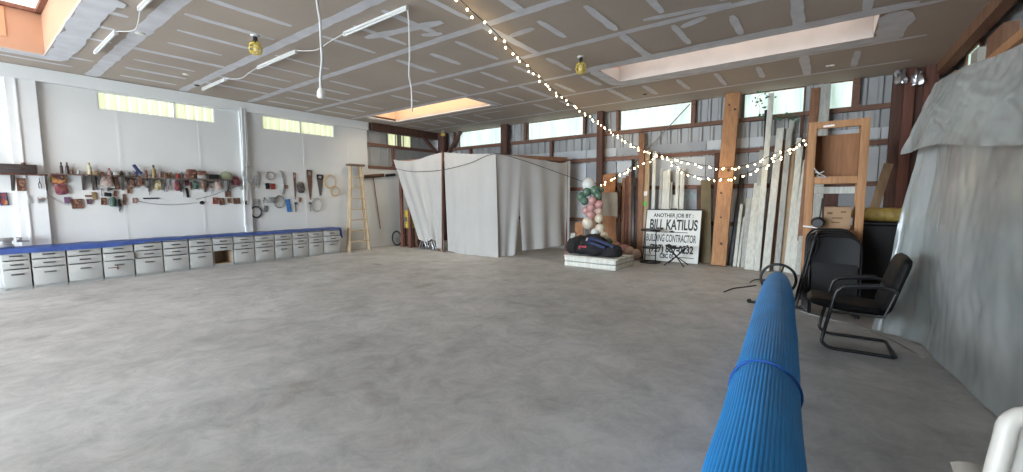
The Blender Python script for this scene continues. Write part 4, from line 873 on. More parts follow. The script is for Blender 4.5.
lean(698.5, 262, 699, 186, 4, brown, 'leaning_board', 'dark board showing just behind the sign edge', Yb=9.3, Yt=9.55)
o = lean(718.5, 266.5, 733.2, 93, 13.5, fir, 'timber_beam', 'thick bright fir beam leaning from floor to ceiling', 'beam', Yb=9.0, Yt=9.52, t=.10)
n = MB()
for u_, t_, r_ in [(.1, .13, .03), (-.25, .42, .022), (.2, .55, .03), (.3, .9, .025), (-.2, .93, .02), (-.1, .28, .02)]:
    f = Vector((ony(718.5, 266.5, 9.0).x, 9.0, 0)); tp = ony(733.2, 93, 9.52); q = f.lerp(tp, t_); n.lathe((q.x+u_*.22, q.y-.049, q.z), [(r_, 0), (r_*.9, -.004)], 12, (0, 1, -.16), sc=(1, 1.2))
n.build('knots', mat('wood_knot', (.12, .05, .03), .7), o).location = (0, 0, 0)
for v in o.children[0].data.vertices: pass
# ---- contractor sign
SYb, SYt = 8.95, 9.15
tl = ony(648, 210.8, SYt); tr = ony(702, 210, SYt); bl = ony(644, 260.5, SYb); br = ony(698.8, 261.8, SYb)
bl.z = br.z = .012; zt_ = (tl.z+tr.z)/2; x0 = (tl.x+bl.x)/2-.02; x1 = (tr.x+br.x)/2; cx = (x0+x1)/2; sw = x1-x0; ex = Vector((1, 0, 0)); ez = Vector((0, SYt-SYb, zt_)).normalized(); sh_ = math.hypot(SYt-SYb, zt_); en = ez.cross(ex)  # towards the back? fixed below
en = Vector((0, -ez.z, ez.y)); R = Matrix((ex, -en, ez)).transposed()
r = root('contractor_sign', (cx, SYb, 0), 'large white contractor sign with black lettering leaning at the back', 'sign')
S = lambda u, v, o=0: Vector((cx, SYb, .012))+ex*(u*sw)+ez*(v*sh_)+en*o
m = MB(); m.box(S(0, .5), (sw, .02, sh_), R); m.build('board', mat('sign_white', (.70, .70, .66), .6, var=.05), r)
ink = mat('sign_black', (.02, .02, .02), .6)
rx = math.atan2(SYt-SYb, zt_); rot = (PI/2-rx, 0, 0)
def stext(s_, u, v, size, w, bold=0):
    o = text(s_, (0, 0, 0), size, ink, rot, 'lettering', .001, r, 1, 'CENTER', bold); wd = max(v_.co.x for v_ in o.data.vertices)-min(v_.co.x for v_ in o.data.vertices)
    k_ = w*sw/wd
    for v_ in o.data.vertices: v_.co.x *= k_
    o.location = S(u, v, .0125)-Vector((cx, SYb, 0)); return o
stext('ANOTHER JOB BY :', 0, .885, .115, .72, .0025); stext('BILL KATILUS', .01, .70, .30, .86, .008)
stext('BUILDING CONTRACTOR', -.02, .44, .22, .90, .003); stext('(727) 867-0232', .0, .235, .22, .80, .007); stext('CBC 057', -.04, .10, .13, .30, .004)
m = MB()
for u0, u1, v in [(-.28, -.06, .565), (.06, .28, .565), (-.46, -.25, .095), (.16, .42, .095)]: m.box(S((u0+u1)/2, v, .0125), ((u1-u0)*sw, .002, .014), R)
m.box(S(0, .57, .0125), (.12, .002, .03), R); m.box(S(0, .585, .0125), (.05, .002, .03), R)
m.build('ornament_lines', ink, r)
m = MB(); m.box(S(0, 1.0, .012), (sw+.01, .012, .02), R); m.box(S(0, 1.01, .012), (.14, .02, .035), R, bev=.01); m.box(S(.5, .5, .005), (.015, .03, sh_), R); m.box(S(-.5, .5, .005), (.015, .03, sh_), R); m.build('edge_trim', blackp, r)
# ---- stand and folding stool in front of the sign
q = fl(650, 262.5); r = root('tiered_stand', (q.x, q.y, 0), 'black round two-tier metal stand left of the sign', 'stand'); SD = q
def zat(px, py): return ony(px, py, SD.y).z
MB().ring((q.x, q.y, .015), .20, .013, (0, 0, 1), 32, 8).ring((q.x, q.y, .015), .13, .01, (0, 0, 1), 24, 6).box((q.x, q.y, .012), (.4, .03, .012)).box((q.x, q.y, .012), (.03, .4, .012)).build('base', black, r)
MB().lathe((q.x, q.y, zat(650, 248)), [(.17, 0), (.18, .01), (.18, .025), (.17, .03)], 28).build('shelf', black, r)
MB().lathe((q.x, q.y, zat(650, 231)), [(.18, 0), (.20, .01), (.20, .035), (.18, .045)], 28).build('top', black, r)
for s_ in (-1, 1): MB().tube([(q.x+s_*.11, q.y, .02), (q.x+s_*.11, q.y, zat(650, 231))], .011, 8).build('post', black, r)
q = fl(676, 265.5); r = root('folding_stool', (q.x, q.y, 0), 'small black folding camp stool in front of the contractor sign', 'stool'); zs = ony(676, 247.5, q.y).z
n = MB(); n.grid(lambda u, v: (q.x+(u-.5)*.38, q.y+(v-.5)*.28, zs+.06*abs(2*u-1)**2-.02), 10, 6, .012); n.build('seat', blackc, r)
for i, (sx, sy) in enumerate([(-1, -1), (1, -1), (-1, 1), (1, 1)]): MB().tube([(q.x+sx*.19, q.y+sy*.16, .012), (q.x, q.y, zs*.5), (q.x-sx*.17, q.y-sy*.11, zs+.0)], .011, 8).build('leg', black, r)
MB().ball((q.x, q.y, zs*.5), .03, 10, 6).build('hub', black, r)
# ---- boards between the beam and the wooden cabinet
GR = [(729.5, 264, 742, 174, 3.6, black, 'thin black strip right of the big fir beam', 9.2), (734.6, 264, 741.4, 204, 3.0, whitew, 'narrow white strip beside the thin black one', 9.1), (738.2, 264.5, 743.8, 217, 2.2, whitew, 'shortest thin white strip near the big beam', 9.1), (743.6, 265, 749.6, 198, 5.5, greyw, 'grey board shorter than its white neighbours', 9.1),
 (748.8, 268.5, 758.6, 183, 8.0, whitew, 'broad off-white board in front of the grey one', 8.85), (756.6, 270.5, 771.5, 93, 5.0, whitew, 'very long white board reaching up into the window', 8.8), (765.5, 269.5, 780.5, 128, 6.5, whitew, 'wide white board right of the very long one', 8.85), (762, 262, 766, 110, 2.6, black, 'tall black rod behind the long white boards', 9.3),
 (776.5, 268, 789.8, 128, 5.0, greyw, 'dark grey-white board topping out below the window', 9.0), (771, 265, 783, 140, 5, fir2, 'brown board showing between the white ones', 9.3), (782.5, 270, 792, 150, 5.5, tan, 'tan board between white boards near the cabinet', 9.05), (786.6, 272, 800, 146, 5.5, whitew, 'white board left of the black upright', 8.9), (792.5, 273, 806, 160, 7.0, whitew, 'broad white board leaning next to the wooden cabinet', 8.8), (798, 275, 810, 168, 6.0, greyw, 'greyish board half hidden by the wooden cabinet', 8.75), (794, 262, 802.6, 115, 3.0, brown, 'dark upright rising behind the white boards', 9.4)]
GR += [(760.5, 266, 775.5, 160, 4.0, brown, 'dark strip filling the gap right of the very long white board', 9.25), (752.5, 264, 762, 150, 4.0, greyw, 'grey strip standing behind the broad off-white board', 9.2), (779.5, 266, 792, 120, 4.5, greyw, 'tall grey strip behind the tan board', 9.28), (789, 268, 799, 138, 4.0, whitew, 'narrow white strip just left of the dark upright', 9.15), (746.5, 262, 755, 190, 3.4, brown, 'dark strip behind the grey board', 9.3)]
for d in GR: lean(*d[:4], d[4], d[5], 'trim_board' if d[5] in (whitew, greyw) else 'leaning_board', d[6], Yb=d[7], Yt=9.5 if d[7] < 9.2 else 9.6, t=.022)
lean(799, 268, 816, 88, 7.6, fir2, 'fir_plank', 'tall fir plank leaning up into the window beside the cabinet', Yb=8.9, Yt=9.5)
lean(812, 268, 825.4, 84, 9.5, greyw, 'trim_board', 'pale board crossing the window above the wooden cabinet', Yb=9.0, Yt=9.52, t=.02)
# vine that has grown in at the window
m = MB(); random.seed(5); st = MB()
v1 = [ony(x, y, 9.45) for x, y in [(758, 118), (760, 108), (757, 100), (762, 94), (770, 97)]]; v2 = [ony(x, y, 9.45) for x, y in [(768, 121), (776, 118), (784, 117), (793, 119), (797, 116)]]
r = root('window_vine', tuple(v2[0]), 'green vine with small leaves across the window near the beam', 'vine')
st.tube(smooth(v1), .004, 5).tube(smooth(v2), .004, 5).build('stem', g['dkgreen'], r)
for L_ in (smooth(v1, 5), smooth(v2, 5)):
    for p_ in L_:
        for _ in range(1):
            c = p_+Vector((random.uniform(-.09, .09), random.uniform(-.02, .02), random.uniform(-.07, .07))); s_ = random.uniform(.022, .04); a = random.uniform(0, 6.3); u = Vector((math.cos(a), .3, math.sin(a))).normalized(); w = Vector((-math.sin(a), .2, math.cos(a))).normalized()
            m.add([c-u*s_, c+w*s_*.6+Vector((0, .01, 0)), c+u*s_, c-w*s_*.6+Vector((0, .01, 0))], [(0, 1, 2, 3)])
m.build('leaves', g['green_paint'], r)['kind'] = 'stuff'
# ================================================================== RIGHT SIDE
# open wooden cabinet frame
KY = 6.62; a = ony(802.5, 250, KY); c = ony(866.5, 118, KY); kx0 = ony(807.5, 200, KY).x-.03; kx1 = ony(862, 200, KY).x+.03; kz = ony(840, 120, KY).z; KD = .42
r = root('timber_cabinet', ((kx0+kx1)/2, KY, 0), 'tall open fir cabinet frame with plywood back, holding a cardboard box', 'cabinet')
pw = .085; kx0b = kx0-.02
def kb(nm, c, s, m=fir): return MB().box(c, s, bev=.004).build(nm, m, r)
kb('post', (kx0+pw/2, KY+.02, kz/2), (pw, .05, kz)); kb('post', (kx1-pw/2, KY+.02, kz/2), (pw, .05, kz)); kb('post', (kx0+pw/2, KY+KD, kz/2), (pw, .05, kz)); kb('post', (kx1-pw/2, KY+KD, kz/2), (pw, .05, kz))
kb('rail', ((kx0+kx1)/2, KY+.02, kz-.045), (kx1-kx0-2*pw, .048, .085)); zs2 = ony(836, 180, KY).z
kb('rail', ((kx0+kx1)/2, KY+.02, zs2), (kx1-kx0-2*pw, .048, .09))
kb('top_panel', ((kx0+kx1)/2, KY+KD/2+.02, kz-.02), (kx1-kx0-.02, KD-.06, .018), fir2); kb('shelf', ((kx0+kx1)/2, KY+KD/2+.02, zs2-.03), (kx1-kx0-.02, KD-.06, .02), fir)
kb('back_panel', ((kx0+kx1)/2, KY+KD-.035, (zs2+kz)/2-.08), (kx1-kx0-2*pw+.02, .014, kz-zs2-.10), ply)
kb('side_panel', (kx1-.012, KY+KD/2, (zs2+kz)/2), (.014, KD-.1, kz-zs2-.1), fir2); kb('side_panel', (kx0+.012, KY+KD/2, (zs2+kz)/2), (.014, KD-.1, kz-zs2-.1), fir2)
zb = ony(836, 229, KY+.1).z; kb('shelf', ((kx0+kx1)/2, KY+KD/2+.02, zb-.012), (kx1-kx0-.02, KD-.06, .02), fir)
kb('rail', ((kx0+kx1)/2, KY+KD, zs2-.12), (kx1-kx0-2*pw, .04, .09), whitew)
zc_ = ony(836, 207, KY+.1).z; bx0 = ony(824, 215, KY+.1).x; bx1 = ony(851, 215, KY+.1).x
r = root('cardboard_box', ((bx0+bx1)/2, KY+.2, zb), 'closed brown cardboard box on the lower shelf of the fir cabinet', 'box')
MB().box(((bx0+bx1)/2, KY+.21, (zb+zc_)/2+.0), (bx1-bx0, .24, zc_-zb-.002), bev=.004).build('box_body', cardb, r)
MB().box(((bx0+bx1)/2, KY+.16, zc_+.001), (bx1-bx0, .12, .005), Matrix.Rotation(.05, 3, 'X')).box(((bx0+bx1)/2, KY+.27, zc_+.001), (bx1-bx0, .12, .005)).build('flap', mat('cardboard_top', (.35, .20, .12), .85), r)
m = MB(); 
for (u, v, w_, h_) in [(.22, .72, .2, .03), (.72, .78, .2, .02), (.5, .5, .4, .015), (.45, .3, .3, .015)]: m.box((bx0+(bx1-bx0)*u, KY+.0885, zb+(zc_-zb)*v), ((bx1-bx0)*w_, .002, h_))
m.build('printing', mat('box_print', (.16, .09, .05), .8), r)
q = ony(818, 222, KY-.03); tag(MB().ball((q.x, KY-.08, q.z), .075, 16, 10, (1, .8, .9)).lathe((q.x, KY-.14, q.z-.01), [(.05, 0), (.06, .03)], 14, (0, 1, 0)).tube([(q.x, KY-.08, q.z), (q.x+.02, KY-.02, q.z+.1), (q.x+.03, KY+.01, q.z+.3)], .008, 6).build('clip_lamp', black), 'small black round clip lamp at the left post of the fir cabinet', 'lamp')
tag(MB().beam(ony(803, 226, KY-.05), ony(820, 228, KY-.02), .03, .02, (0, 1, 0)).build('white_stick', whitep), 'short white stick beside the black clip lamp', 'stick')
tag(MB().tube(smooth([ony(x, y, KY-.02) for x, y in [(814, 168), (819, 173), (824, 171), (817, 176), (826, 177), (815, 172)]], 5), .006, 5).build('string_knot', whitec), 'white tangle of string on the middle rail of the fir cabinet', 'string')
tag(MB().box((ony(829, 126, KY).x, KY-.012, ony(829, 126, KY).z), (.11, .006, .022), Matrix.Rotation(-.06, 3, 'Y')).build('paper_strip', whitep), 'white paper strip on the top rail of the fir cabinet', 'paper')
q = ony(812, 243, KY); tag(MB().box((ony(830, 214, KY+.38).x, KY+KD+.12, .75), (.16, .06, 1.5)).build('dark_panel', brown), 'dark upright board behind the fir cabinet', 'board')
# folding chairs leaning at the cabinet
def folding_chair(fx, fy, w, hh, leanY, yaw, lab):
    r = root('folding_chair', (0, 0, 0), lab, 'chair', 'black folding chairs leaning at the cabinet'); 
    def U(w, z0, z1, y, rad, rr):
        pts = [(-w/2, y, z0), (-w/2, y, z1-rad)]+[(-w/2+rad-rad*math.cos(a), y, z1-rad+rad*math.sin(a)) for a in [PI/8*k for k in range(1, 4)]]+[(-w/2+rad, y, z1), (w/2-rad, y, z1)]+[(w/2-rad+rad*math.sin(a), y, z1-rad+rad*math.cos(a)) for a in [PI/8*k for k in range(1, 4)]]+[(w/2, y, z1-rad), (w/2, y, z0)]
        return MB().tube(pts, rr, 8)
    U(w, .012, hh, 0, .13, .013).tube([(-w/2, 0, .15), (w/2, 0, .15)], .009, 6).build('front_frame', black, r)
    U(w-.05, .012, hh*.74, .03, .05, .012).tube([(-w/2+.025, .03, .22), (w/2-.025, .03, .22)], .009, 6).build('rear_frame', black, r)
    m = MB(); m.grid(lambda u, v: ((u-.5)*(w-.02), -.012+.035*(1-(2*u-1)**2)-.02, hh-.36+.34*v-(.08*abs(2*u-1)**4*v)), 14, 6, .012); m.build('backrest', blackp, r)
    m = MB(); m.grid(lambda u, v: ((u-.5)*(w-.05), -.02-.012*math.sin(PI*v), .20+.40*v), 10, 8, .018); m.build('seat', blackp, r)
    r.location = (fx, fy, .005); r.rotation_euler = (-math.atan2(leanY, hh), 0, yaw); return r
cx_ = ony(833, 270, 6.1).x; hch = .93
cl = ['frontmost of the black folding chairs leaning on the fir cabinet', 'second from the front of the leaning black folding chairs', 'third from the front of the leaning black folding chairs', 'rearmost of the leaning black folding chairs, against the cabinet']
for i in range(4): folding_chair(cx_+.01-.018*i, 5.86+.085*i, .46, hch+.02*i, .26, .0, cl[i])
# edge-on folded chair beside them
r = folding_chair(0, 0, .44, .92, .1, 0, 'black folding chair seen edge-on, leaning between roller and chair stack'); q = fl(792, 303); r.location = (q.x+.07, q.y-.15, .03); r.rotation_euler = (.17, 0, PI/2-.06)
# black armchair with sled base
A1 = fl(822, 348); A2 = fl(896.5, 362); A3 = fl(887, 344); ax = (A2-A1); Lr = ax.length; ax.normalize(); ax = Matrix.Rotation(math.radians(7), 3, 'Z') @ ax; ay = Vector((-ax.y, ax.x, 0)); Wd = .50
r = root('arm_chair', tuple(A1+ax*Lr/2+ay*Wd/2), 'black vinyl cantilever armchair on a black tube sled base beside the plastic', 'chair')
Q = lambda u, v, z: A1+ax*u+ay*v+Vector((0, 0, z))
m = MB(); rr = .0145
for v in (0, Wd):
    m.tube(smooth([Q(Lr-.02, v, rr), Q(Lr*.5, v, rr), Q(.07, v, rr), Q(.0, v, rr+.04), Q(-.0, v, .12), Q(.04, v, .34), Q(.07, v, .50), Q(.10, v, .55), Q(.17, v, .57), Q(.40, v, .595), Q(.47, v, .56)], 6), rr, 10)
m.tube([Q(Lr-.02, 0, rr), Q(Lr, .03, rr), Q(Lr, Wd-.03, rr), Q(Lr-.02, Wd, rr)], rr, 10); m.tube([Q(.045, .0, .345), Q(.045, Wd, .345)], rr*.8, 8); m.tube([Q(.40, 0, .345), Q(.40, Wd, .345)], rr*.8, 8).tube([Q(.045, 0, .345), Q(.40, 0, .345), Q(.47, 0, .56)], rr*.8, 8).tube([Q(.045, Wd, .345), Q(.40, Wd, .345), Q(.47, Wd, .56)], rr*.8, 8)
m.build('tube_frame', black, r)
for v in (0, Wd): MB().tube(smooth([Q(.10, v, .565), Q(.2, v, .588), Q(.40, v, .608)], 5), [.014]+[.02]*9+[.014], 10).build('armrest', blackp, r)
def cushion(fn, th, nu=16, nv=16):
    m = MB(); P_ = []
    def up(u, v): p, n = fn(u, v); e = (1-abs(2*u-1)**6)*(1-abs(2*v-1)**6); return p+n*(th*.5*(e**.35))
    def dn(u, v): p, n = fn(u, v); e = (1-abs(2*u-1)**6)*(1-abs(2*v-1)**6); return p-n*(th*.5*(e**.35))
    m.grid(up, nu, nv); m.grid(dn, nu, nv); return m
def rr_(u, v, k=.12):       # rounds the corners of a pad
    a, b_ = 2*u-1, 2*v-1; s = 1-k*(abs(a)**4*abs(b_)**4); return .5+a*.5*s, .5+b_*.5*s
def seatf(u, v): u, v = rr_(u, v); return Q(-.13+.56*u, .02+(Wd-.04)*v, .405-.03*u+.01*math.cos(u*5)), Vector((0, 0, 1))
cushion(seatf, .085).build('seat', leather, r)
bn = (ax*math.cos(.22)+Vector((0, 0, math.sin(.22))))
def backf(u, v): u, v = rr_(u, v, .2); z = .335+.53*v; o = .42+.11*v+.03*v*v-.03*math.cos((2*u-1)*1.3); return Q(o, -.0+(Wd)*u, z), -ax*math.cos(.2)+Vector((0, 0, .2))
cushion(backf, .08, 20, 20).build('backrest', leather, r)
# floor cables
def cable(pts, rad, m, nm, lab, cat='cable'): tag(MB().tube(smooth([Vector((*fl(x, y)[:2], rad+.001)) for x, y in pts], 6), rad, 6).build(nm, m), lab, cat)
cable([(750, 283), (754, 280.5), (762, 280), (772, 280.5)], .008, cable_d, 'cable', 'short dark cable on the floor directly behind the roller end')
cable([(724, 292.5), (733, 289), (745, 287.5), (756, 286)], .008, cable_d, 'cable', 'dark cable curving on the floor left of the roller')
cable([(800, 312), (830, 320), (862, 329), (890, 340), (912, 352), (925, 359)], .007, cable_g, 'cable', 'grey cable running on the floor past the armchair to the plastic')
# ---- pool cover roller
E1 = ony(778.2, 276.5, 6.0); N1 = Vector((-.10, .75, .335)); E1 = Vector((E1.x, 6.0, .335)) if abs(E1.z-.335) < .2 else E1
axd = (N1-E1); LL = axd.length; axd.normalize(); sx = axd.cross(Vector((0, 0, 1))).normalized(); sz = sx.cross(axd)
r = root('pool_cover_roller', (E1.x, E1.y, 0), 'long roller wound with blue ribbed pool cover running toward the camera', 'roller')
def rollR(s): return .105+.042*min(1, s/.75)**.8+.010*min(1, s/3)+.006*noise.noise(Vector((s*1.7, 0, 0)))
def rollf(u, v):
    s = .05+(LL-.05)*(u**1.15); a = 2*PI*v; R0 = rollR(s)+.0028*abs(math.sin(30*a))-.0014
    R0 += .010*noise.noise(Vector((math.cos(a)*1.5, math.sin(a)*1.5, s*1.6)))
    sag = max(0, math.cos(a+.75))**5*.032*min(1, max(0, (s-3.0)/1.2))           # loose outer wrap on the lower right
    R0 += sag
    if abs(s-3.52) < .02: R0 -= .010
    return E1+axd*s+(-sx*math.cos(a)+sz*math.sin(a))*R0
m = MB(); m.grid(rollf, 110, 480)
s0 = rollf(0, 0); ring = [rollf(0, j/60) for j in range(60)]; m.add(ring, [tuple(range(60))]); 
bl_ = mat('blue_pool_cover', (.012, .235, .60), .5, var=.18, scale=2.2, spec=.35)
m.build('cover', bl_, r)
m = MB()
pts = []
for k_ in range(40):
    a = 2*PI*k_/40; s = 3.52; pts.append(E1+axd*(s+.02*math.sin(a*2))+(-sx*math.cos(a)+sz*math.sin(a))*(rollR(s)+.006))
m.tube(pts, .007, 6, closed=True); m.build('tie_strap', mat('strap_blue', (.01, .07, .28), .5), r)
MB().tube([E1-axd*.16, E1+axd*.1], .035, 14).build('shaft', steel, r)
wc = E1-axd*.10
w_ = MB().ring(wc, .185, .016, tuple(axd), 40, 10); w_.build('hand_wheel', black, r)
m = MB()
for k_ in range(3):
    a = 2*PI*k_/3+PI/2+.3; m.tube([wc, wc+(sx*math.cos(a)+sz*math.sin(a))*.18], .011, 8)
m.build('wheel_spoke', black, r)
f1 = fl(749, 303); f2 = fl(802, 309.5); mc = (f1+f2)/2; f1.z = f2.z = .02
MB().tube([f1, f2], .016, 8).build('foot_bar', black, r); MB().ball((f1.x, f1.y, .03), .028, 10, 6).build('caster', black, r); MB().ball((f2.x, f2.y, .03), .028, 10, 6).build('caster', black, r)
for s_ in (.35, .65): q = f1.lerp(f2, s_); MB().tube([q, wc+Vector((0, .02, 0))], .016, 8).build('stand_leg', black, r)
# ---- stack hidden by plastic: timber rack
r = root('timber_rack', (1.15, 4.2, 0), 'timber rack whose top shows above the plastic sheeting', 'rack')
RT_ = 2.14
for x in (1.02, 1.36):
    for y in (.9, 2.3, 3.7, 5.0): MB().box((x, y, RT_/2), (.07, .09, RT_)).build('post', fir2, r)
for x in (1.02, 1.36): MB().box((x, 2.95, RT_-.1), (.045, 4.4, .09)).build('rail', fir2, r); MB().box((x, 2.95, 1.2), (.045, 4.3, .09)).build('rail', fir2, r)
MB().box((1.19, 2.95, RT_-.045), (.42, 4.4, .02)).build('shelf_board', fir2, r)
MB().box((1.19, 4.95, 2.24), (.42, .09, .06)).build('rail', fir2, r)
for x in (1.02, 1.36): MB().box((x, 4.95, 2.16), (.07, .08, .16)).build('post', fir2, r)
# ---- plastic sheeting
def plastic_mat():
    m = bpy.data.materials.new('translucent_plastic'); m.use_nodes = True; nt = m.node_tree; b = nt.nodes['Principled BSDF']; N = nt.nodes.new; L = nt.links.new
    tc = N('ShaderNodeTexCoord')
    def nz(s, d, typ=None, dist=0, r=.55, st=(1, 1, 1)):
        mp = N('ShaderNodeMapping'); mp.inputs['Scale'].default_value = st; L(tc.outputs['Object'], mp.inputs[0])
        n = N('ShaderNodeTexNoise'); n.inputs['Scale'].default_value = s; n.inputs['Detail'].default_value = d; n.inputs['Roughness'].default_value = r; n.inputs['Distortion'].default_value = dist
        if typ: n.noise_type = typ
        L(mp.outputs[0], n.inputs['Vector']); return n
    def ramp(src, p0, c0, p1, c1):
        r = N('ShaderNodeValToRGB'); e = r.color_ramp.elements; e[0].position = p0; e[0].color = (*c0, 1); e[1].position = p1; e[1].color = (*c1, 1); L(src, r.inputs[0]); return r
    big = ramp(nz(1.0, 4).outputs[0], .35, (.235, .262, .258), .68, (.36, .37, .365))
    rg = nz(1.5, 5, 'RIDGED_MULTIFRACTAL', .5, .55, (1, .42, 1.1)); cr = ramp(rg.outputs[0], .62, (0,)*3, 1.0, (.85,)*3)
    rg2 = nz(5, 4, 'RIDGED_MULTIFRACTAL', .4, .5, (.8, .4, 1.5))
    mx = N('ShaderNodeMix'); mx.data_type = 'RGBA'; L(cr.outputs[0], mx.inputs[0]); L(big.outputs[0], mx.inputs[6]); mx.inputs[7].default_value = (.52, .54, .53, 1); L(mx.outputs[2], b.inputs['Base Color'])
    b.inputs['Roughness'].default_value = .27; b.inputs['Specular IOR Level'].default_value = .75
    al = ramp(rg.outputs[0], .3, (.84,)*3, 1.0, (.97,)*3); L(al.outputs[0], b.inputs['Alpha'])
    ad = N('ShaderNodeMath'); ad.operation = 'MULTIPLY_ADD'; L(rg2.outputs[0], ad.inputs[0]); ad.inputs[1].default_value = .22; L(rg.outputs[0], ad.inputs[2])
    bp = N('ShaderNodeBump'); bp.inputs['Strength'].default_value = .45; bp.inputs['Distance'].default_value = .035; L(ad.outputs[0], bp.inputs['Height']); L(bp.outputs[0], b.inputs['Normal'])
    return m
plas = plastic_mat()
def path(pts, k=10): return smooth(pts, k)
def atl(L, u): s = u*(len(L)-1); i = min(int(s), len(L)-2); return L[i].lerp(L[i+1], s-i)
bot = path([(fl(872, 331).x, fl(872, 331).y, .015), (.62, 5.38, .015), (fl(921, 346).x, fl(921, 346).y, .012), (fl(937, 362).x, fl(937, 362).y, .012), (fl(965, 387).x, fl(965, 387).y, .01), (fl(1010, 432).x, fl(1010, 432).y, .01), (.96, 2.6, .01), (.98, 1.6, .01), (1.0, .6, .01)])
topp = path([(.815, 5.60, 2.39), (.84, 5.45, 2.39), (.87, 5.2, 2.39), (.90, 4.7, 2.33), (.93, 4.2, 2.26), (.95, 3.6, 2.22), (.96, 2.6, 2.20), (.97, 1.6, 2.2), (.98, .6, 2.2)])
def main_sheet(u, v):
    a = atl(topp, u); c = atl(bot, u); q = a.lerp(c, v); s = u*5
    # the cloth falls straight from the rack then kicks inward near the floor
    bulge = .05*math.sin(PI*min(1, v*1.1))*(1 if u > .2 else .3)
    w = .018*math.sin(s*11+3*v+2*noise.noise(Vector((s*1.2, v*2, 0))))*(.2+.8*v)*max(.15, 1.4-4*u)
    w += .028*noise.noise(Vector((s*1.5, v*2.6, 4)))+.012*abs(noise.noise(Vector((s*2.5, v*6, 9))))+.006*noise.noise(Vector((s*9, v*17, 9)))
    return q+Vector((-1, 0 if u > .3 else -.4, 0))*(w+bulge)
tag(MB().grid(main_sheet, 170, 70).build('plastic_sheet', plas), 'large wrinkled translucent plastic sheet hanging to the floor on the right', 'plastic sheet')
tb2 = path([(ony(907.5, 154.5, 5.5).x, 5.5, ony(907.5, 154.5, 5.5).z), (.70, 5.2, 1.77), (.78, 4.9, 1.78), (.82, 4.2, 1.70), (.84, 3.4, 1.62), (.86, 2.4, 1.55), (.88, 1.5, 1.5), (.9, .6, 1.5)])
tt2 = path([(.82, 5.62, 2.405), (.84, 5.43, 2.41), (.88, 4.8, 2.36), (.92, 4.1, 2.27), (.93, 3.4, 2.23), (.94, 2.4, 2.22), (.95, 1.5, 2.22), (.96, .6, 2.22)])
def over_sheet(u, v):
    s = u*5
    if v < .25:       # lies over the top of the rack
        t = v/.25; a = atl(tt2, u); b_ = a+Vector((.46*(1-t), .0, -.015*(1-t)+.01*(noise.noise(Vector((s*3, t*3, 2))))*(1-t))); return b_
    t = (v-.25)/.75; a = atl(tt2, u); c = atl(tb2, u); q = a.lerp(c, t)
    w = .035+.035*t*(.6+noise.noise(Vector((s*1.6, t*2.4, 14))))+.02*abs(noise.noise(Vector((s*2.6-t*3.0, t*4, 3))))+.005*noise.noise(Vector((s*9, t*9, 9)))
    return q+Vector((-1, -.35 if u < .3 else -.05, 0))*w
tag(MB().grid(over_sheet, 170, 60).build('plastic_sheet', plas), 'upper translucent plastic sheet folded over the top of the rack', 'plastic sheet')
# ---- things in the gap behind the plastic
bxc = ony(877, 240, 7.3)
r = root('storage_chest', (.72, 7.35, 0), 'dark chest in the shadow between the fir cabinet and the plastic', 'chest'); zt_ = ony(877, 222, 7.2).z
MB().box((.75, 7.4, zt_/2-.02), (.72, .5, zt_-.05), bev=.01).build('body', blackp, r); MB().box((.75, 7.4, zt_-.02), (.75, .53, .035), bev=.008).build('lid', blackp, r)
tag(MB().ring((.74, 7.4, zt_+.095), 1, .085, (0, 0, 1), 36, 12, sc=(.36, .26)).build('inflatable_ring', g['yel2']), 'yellow inflatable ring lying on the dark chest', 'ring')
q0 = ony(876, 211, 7.95); q1 = ony(890, 163, 8.2); tag(MB().beam((q0.x-.25, 7.9, .02), (q1.x, 8.35, q1.z), .11, .03, (1, 0, 0)).build('leaning_board', tan), 'slanted dull board behind the yellow ring', 'board')
# crumpled clear wrap at the top of the corner posts
for i, (px, py, lab) in enumerate([(901, 79, 'left of the two shiny crumpled foil wads up at the corner posts'), (917, 80, 'right of the two shiny crumpled foil wads up at the corner posts')]):
    q = ony(px, py, YB-.36); blob('foil_wad', q, (.07, .06, .13), steel, lab, 'foil', 20+i, .9, det=18)
q = onx(928, 99, 1.30); tag(MB().lathe(q, [(.03, 0), (.04, .03), (.03, .06), (.015, .09)], 12, (-1, -.3, 0)).build('insulator', whitep), 'little white insulator on a right wall stud', 'insulator')
chairw = mat('chair_white_plastic', (.46, .435, .40), .45)
# ---- white plastic chair at the lower right corner
r = root('plastic_chair', (0, 0, 0), 'white moulded plastic chair cut off at the lower right corner', 'chair')
def pc_back(u, v):
    k = 1.2-.30*v; x = .20+.10*v+.03*(2*u-1)**2*-1; z = .40+.42*v-.02*abs(2*u-1)**3*v; return (x, (u-.5)*.46*k, z)
m = MB(); m.grid(lambda u, v: pc_back(.5+(u-.5)*(1-.06*v**6), v*.985), 18, 14, .012)
m.tube(smooth([pc_back(a_, c_) for a_, c_ in [(0, 0), (0, .3), (0, .6), (.0, .85), (.0, .94), (.03, .985), (.09, 1), (.32, 1), (.5, 1), (.68, 1), (.91, 1), (.97, .985), (1, .94), (1, .85), (1, .6), (1, .3), (1, 0)]], 4), .021, 10); m.build('backrest', chairw, r)
m = MB(); m.grid(lambda u, v: (-.24+.46*u, (v-.5)*.46, .42-.03*u-.012*math.sin(PI*v)), 14, 12, .014).tube([(-.24, -.23, .42), (-.26, 0, .41), (-.24, .23, .42)], .016, 8); m.build('seat', chairw, r)
for s_ in (-1, 1):
    m = MB(); m.grid(lambda u, v: (-.25+.54*u, s_*(.258+.07*(v-.5)+.015*math.sin(PI*u)), .628+.015*math.sin(PI*u)-.012*abs(2*v-1)**2), 14, 5, .014).tube([(-.22, s_*.255, .628), (-.235, s_*.24, .43)], .016, 8); m.build('armrest', chairw, r)
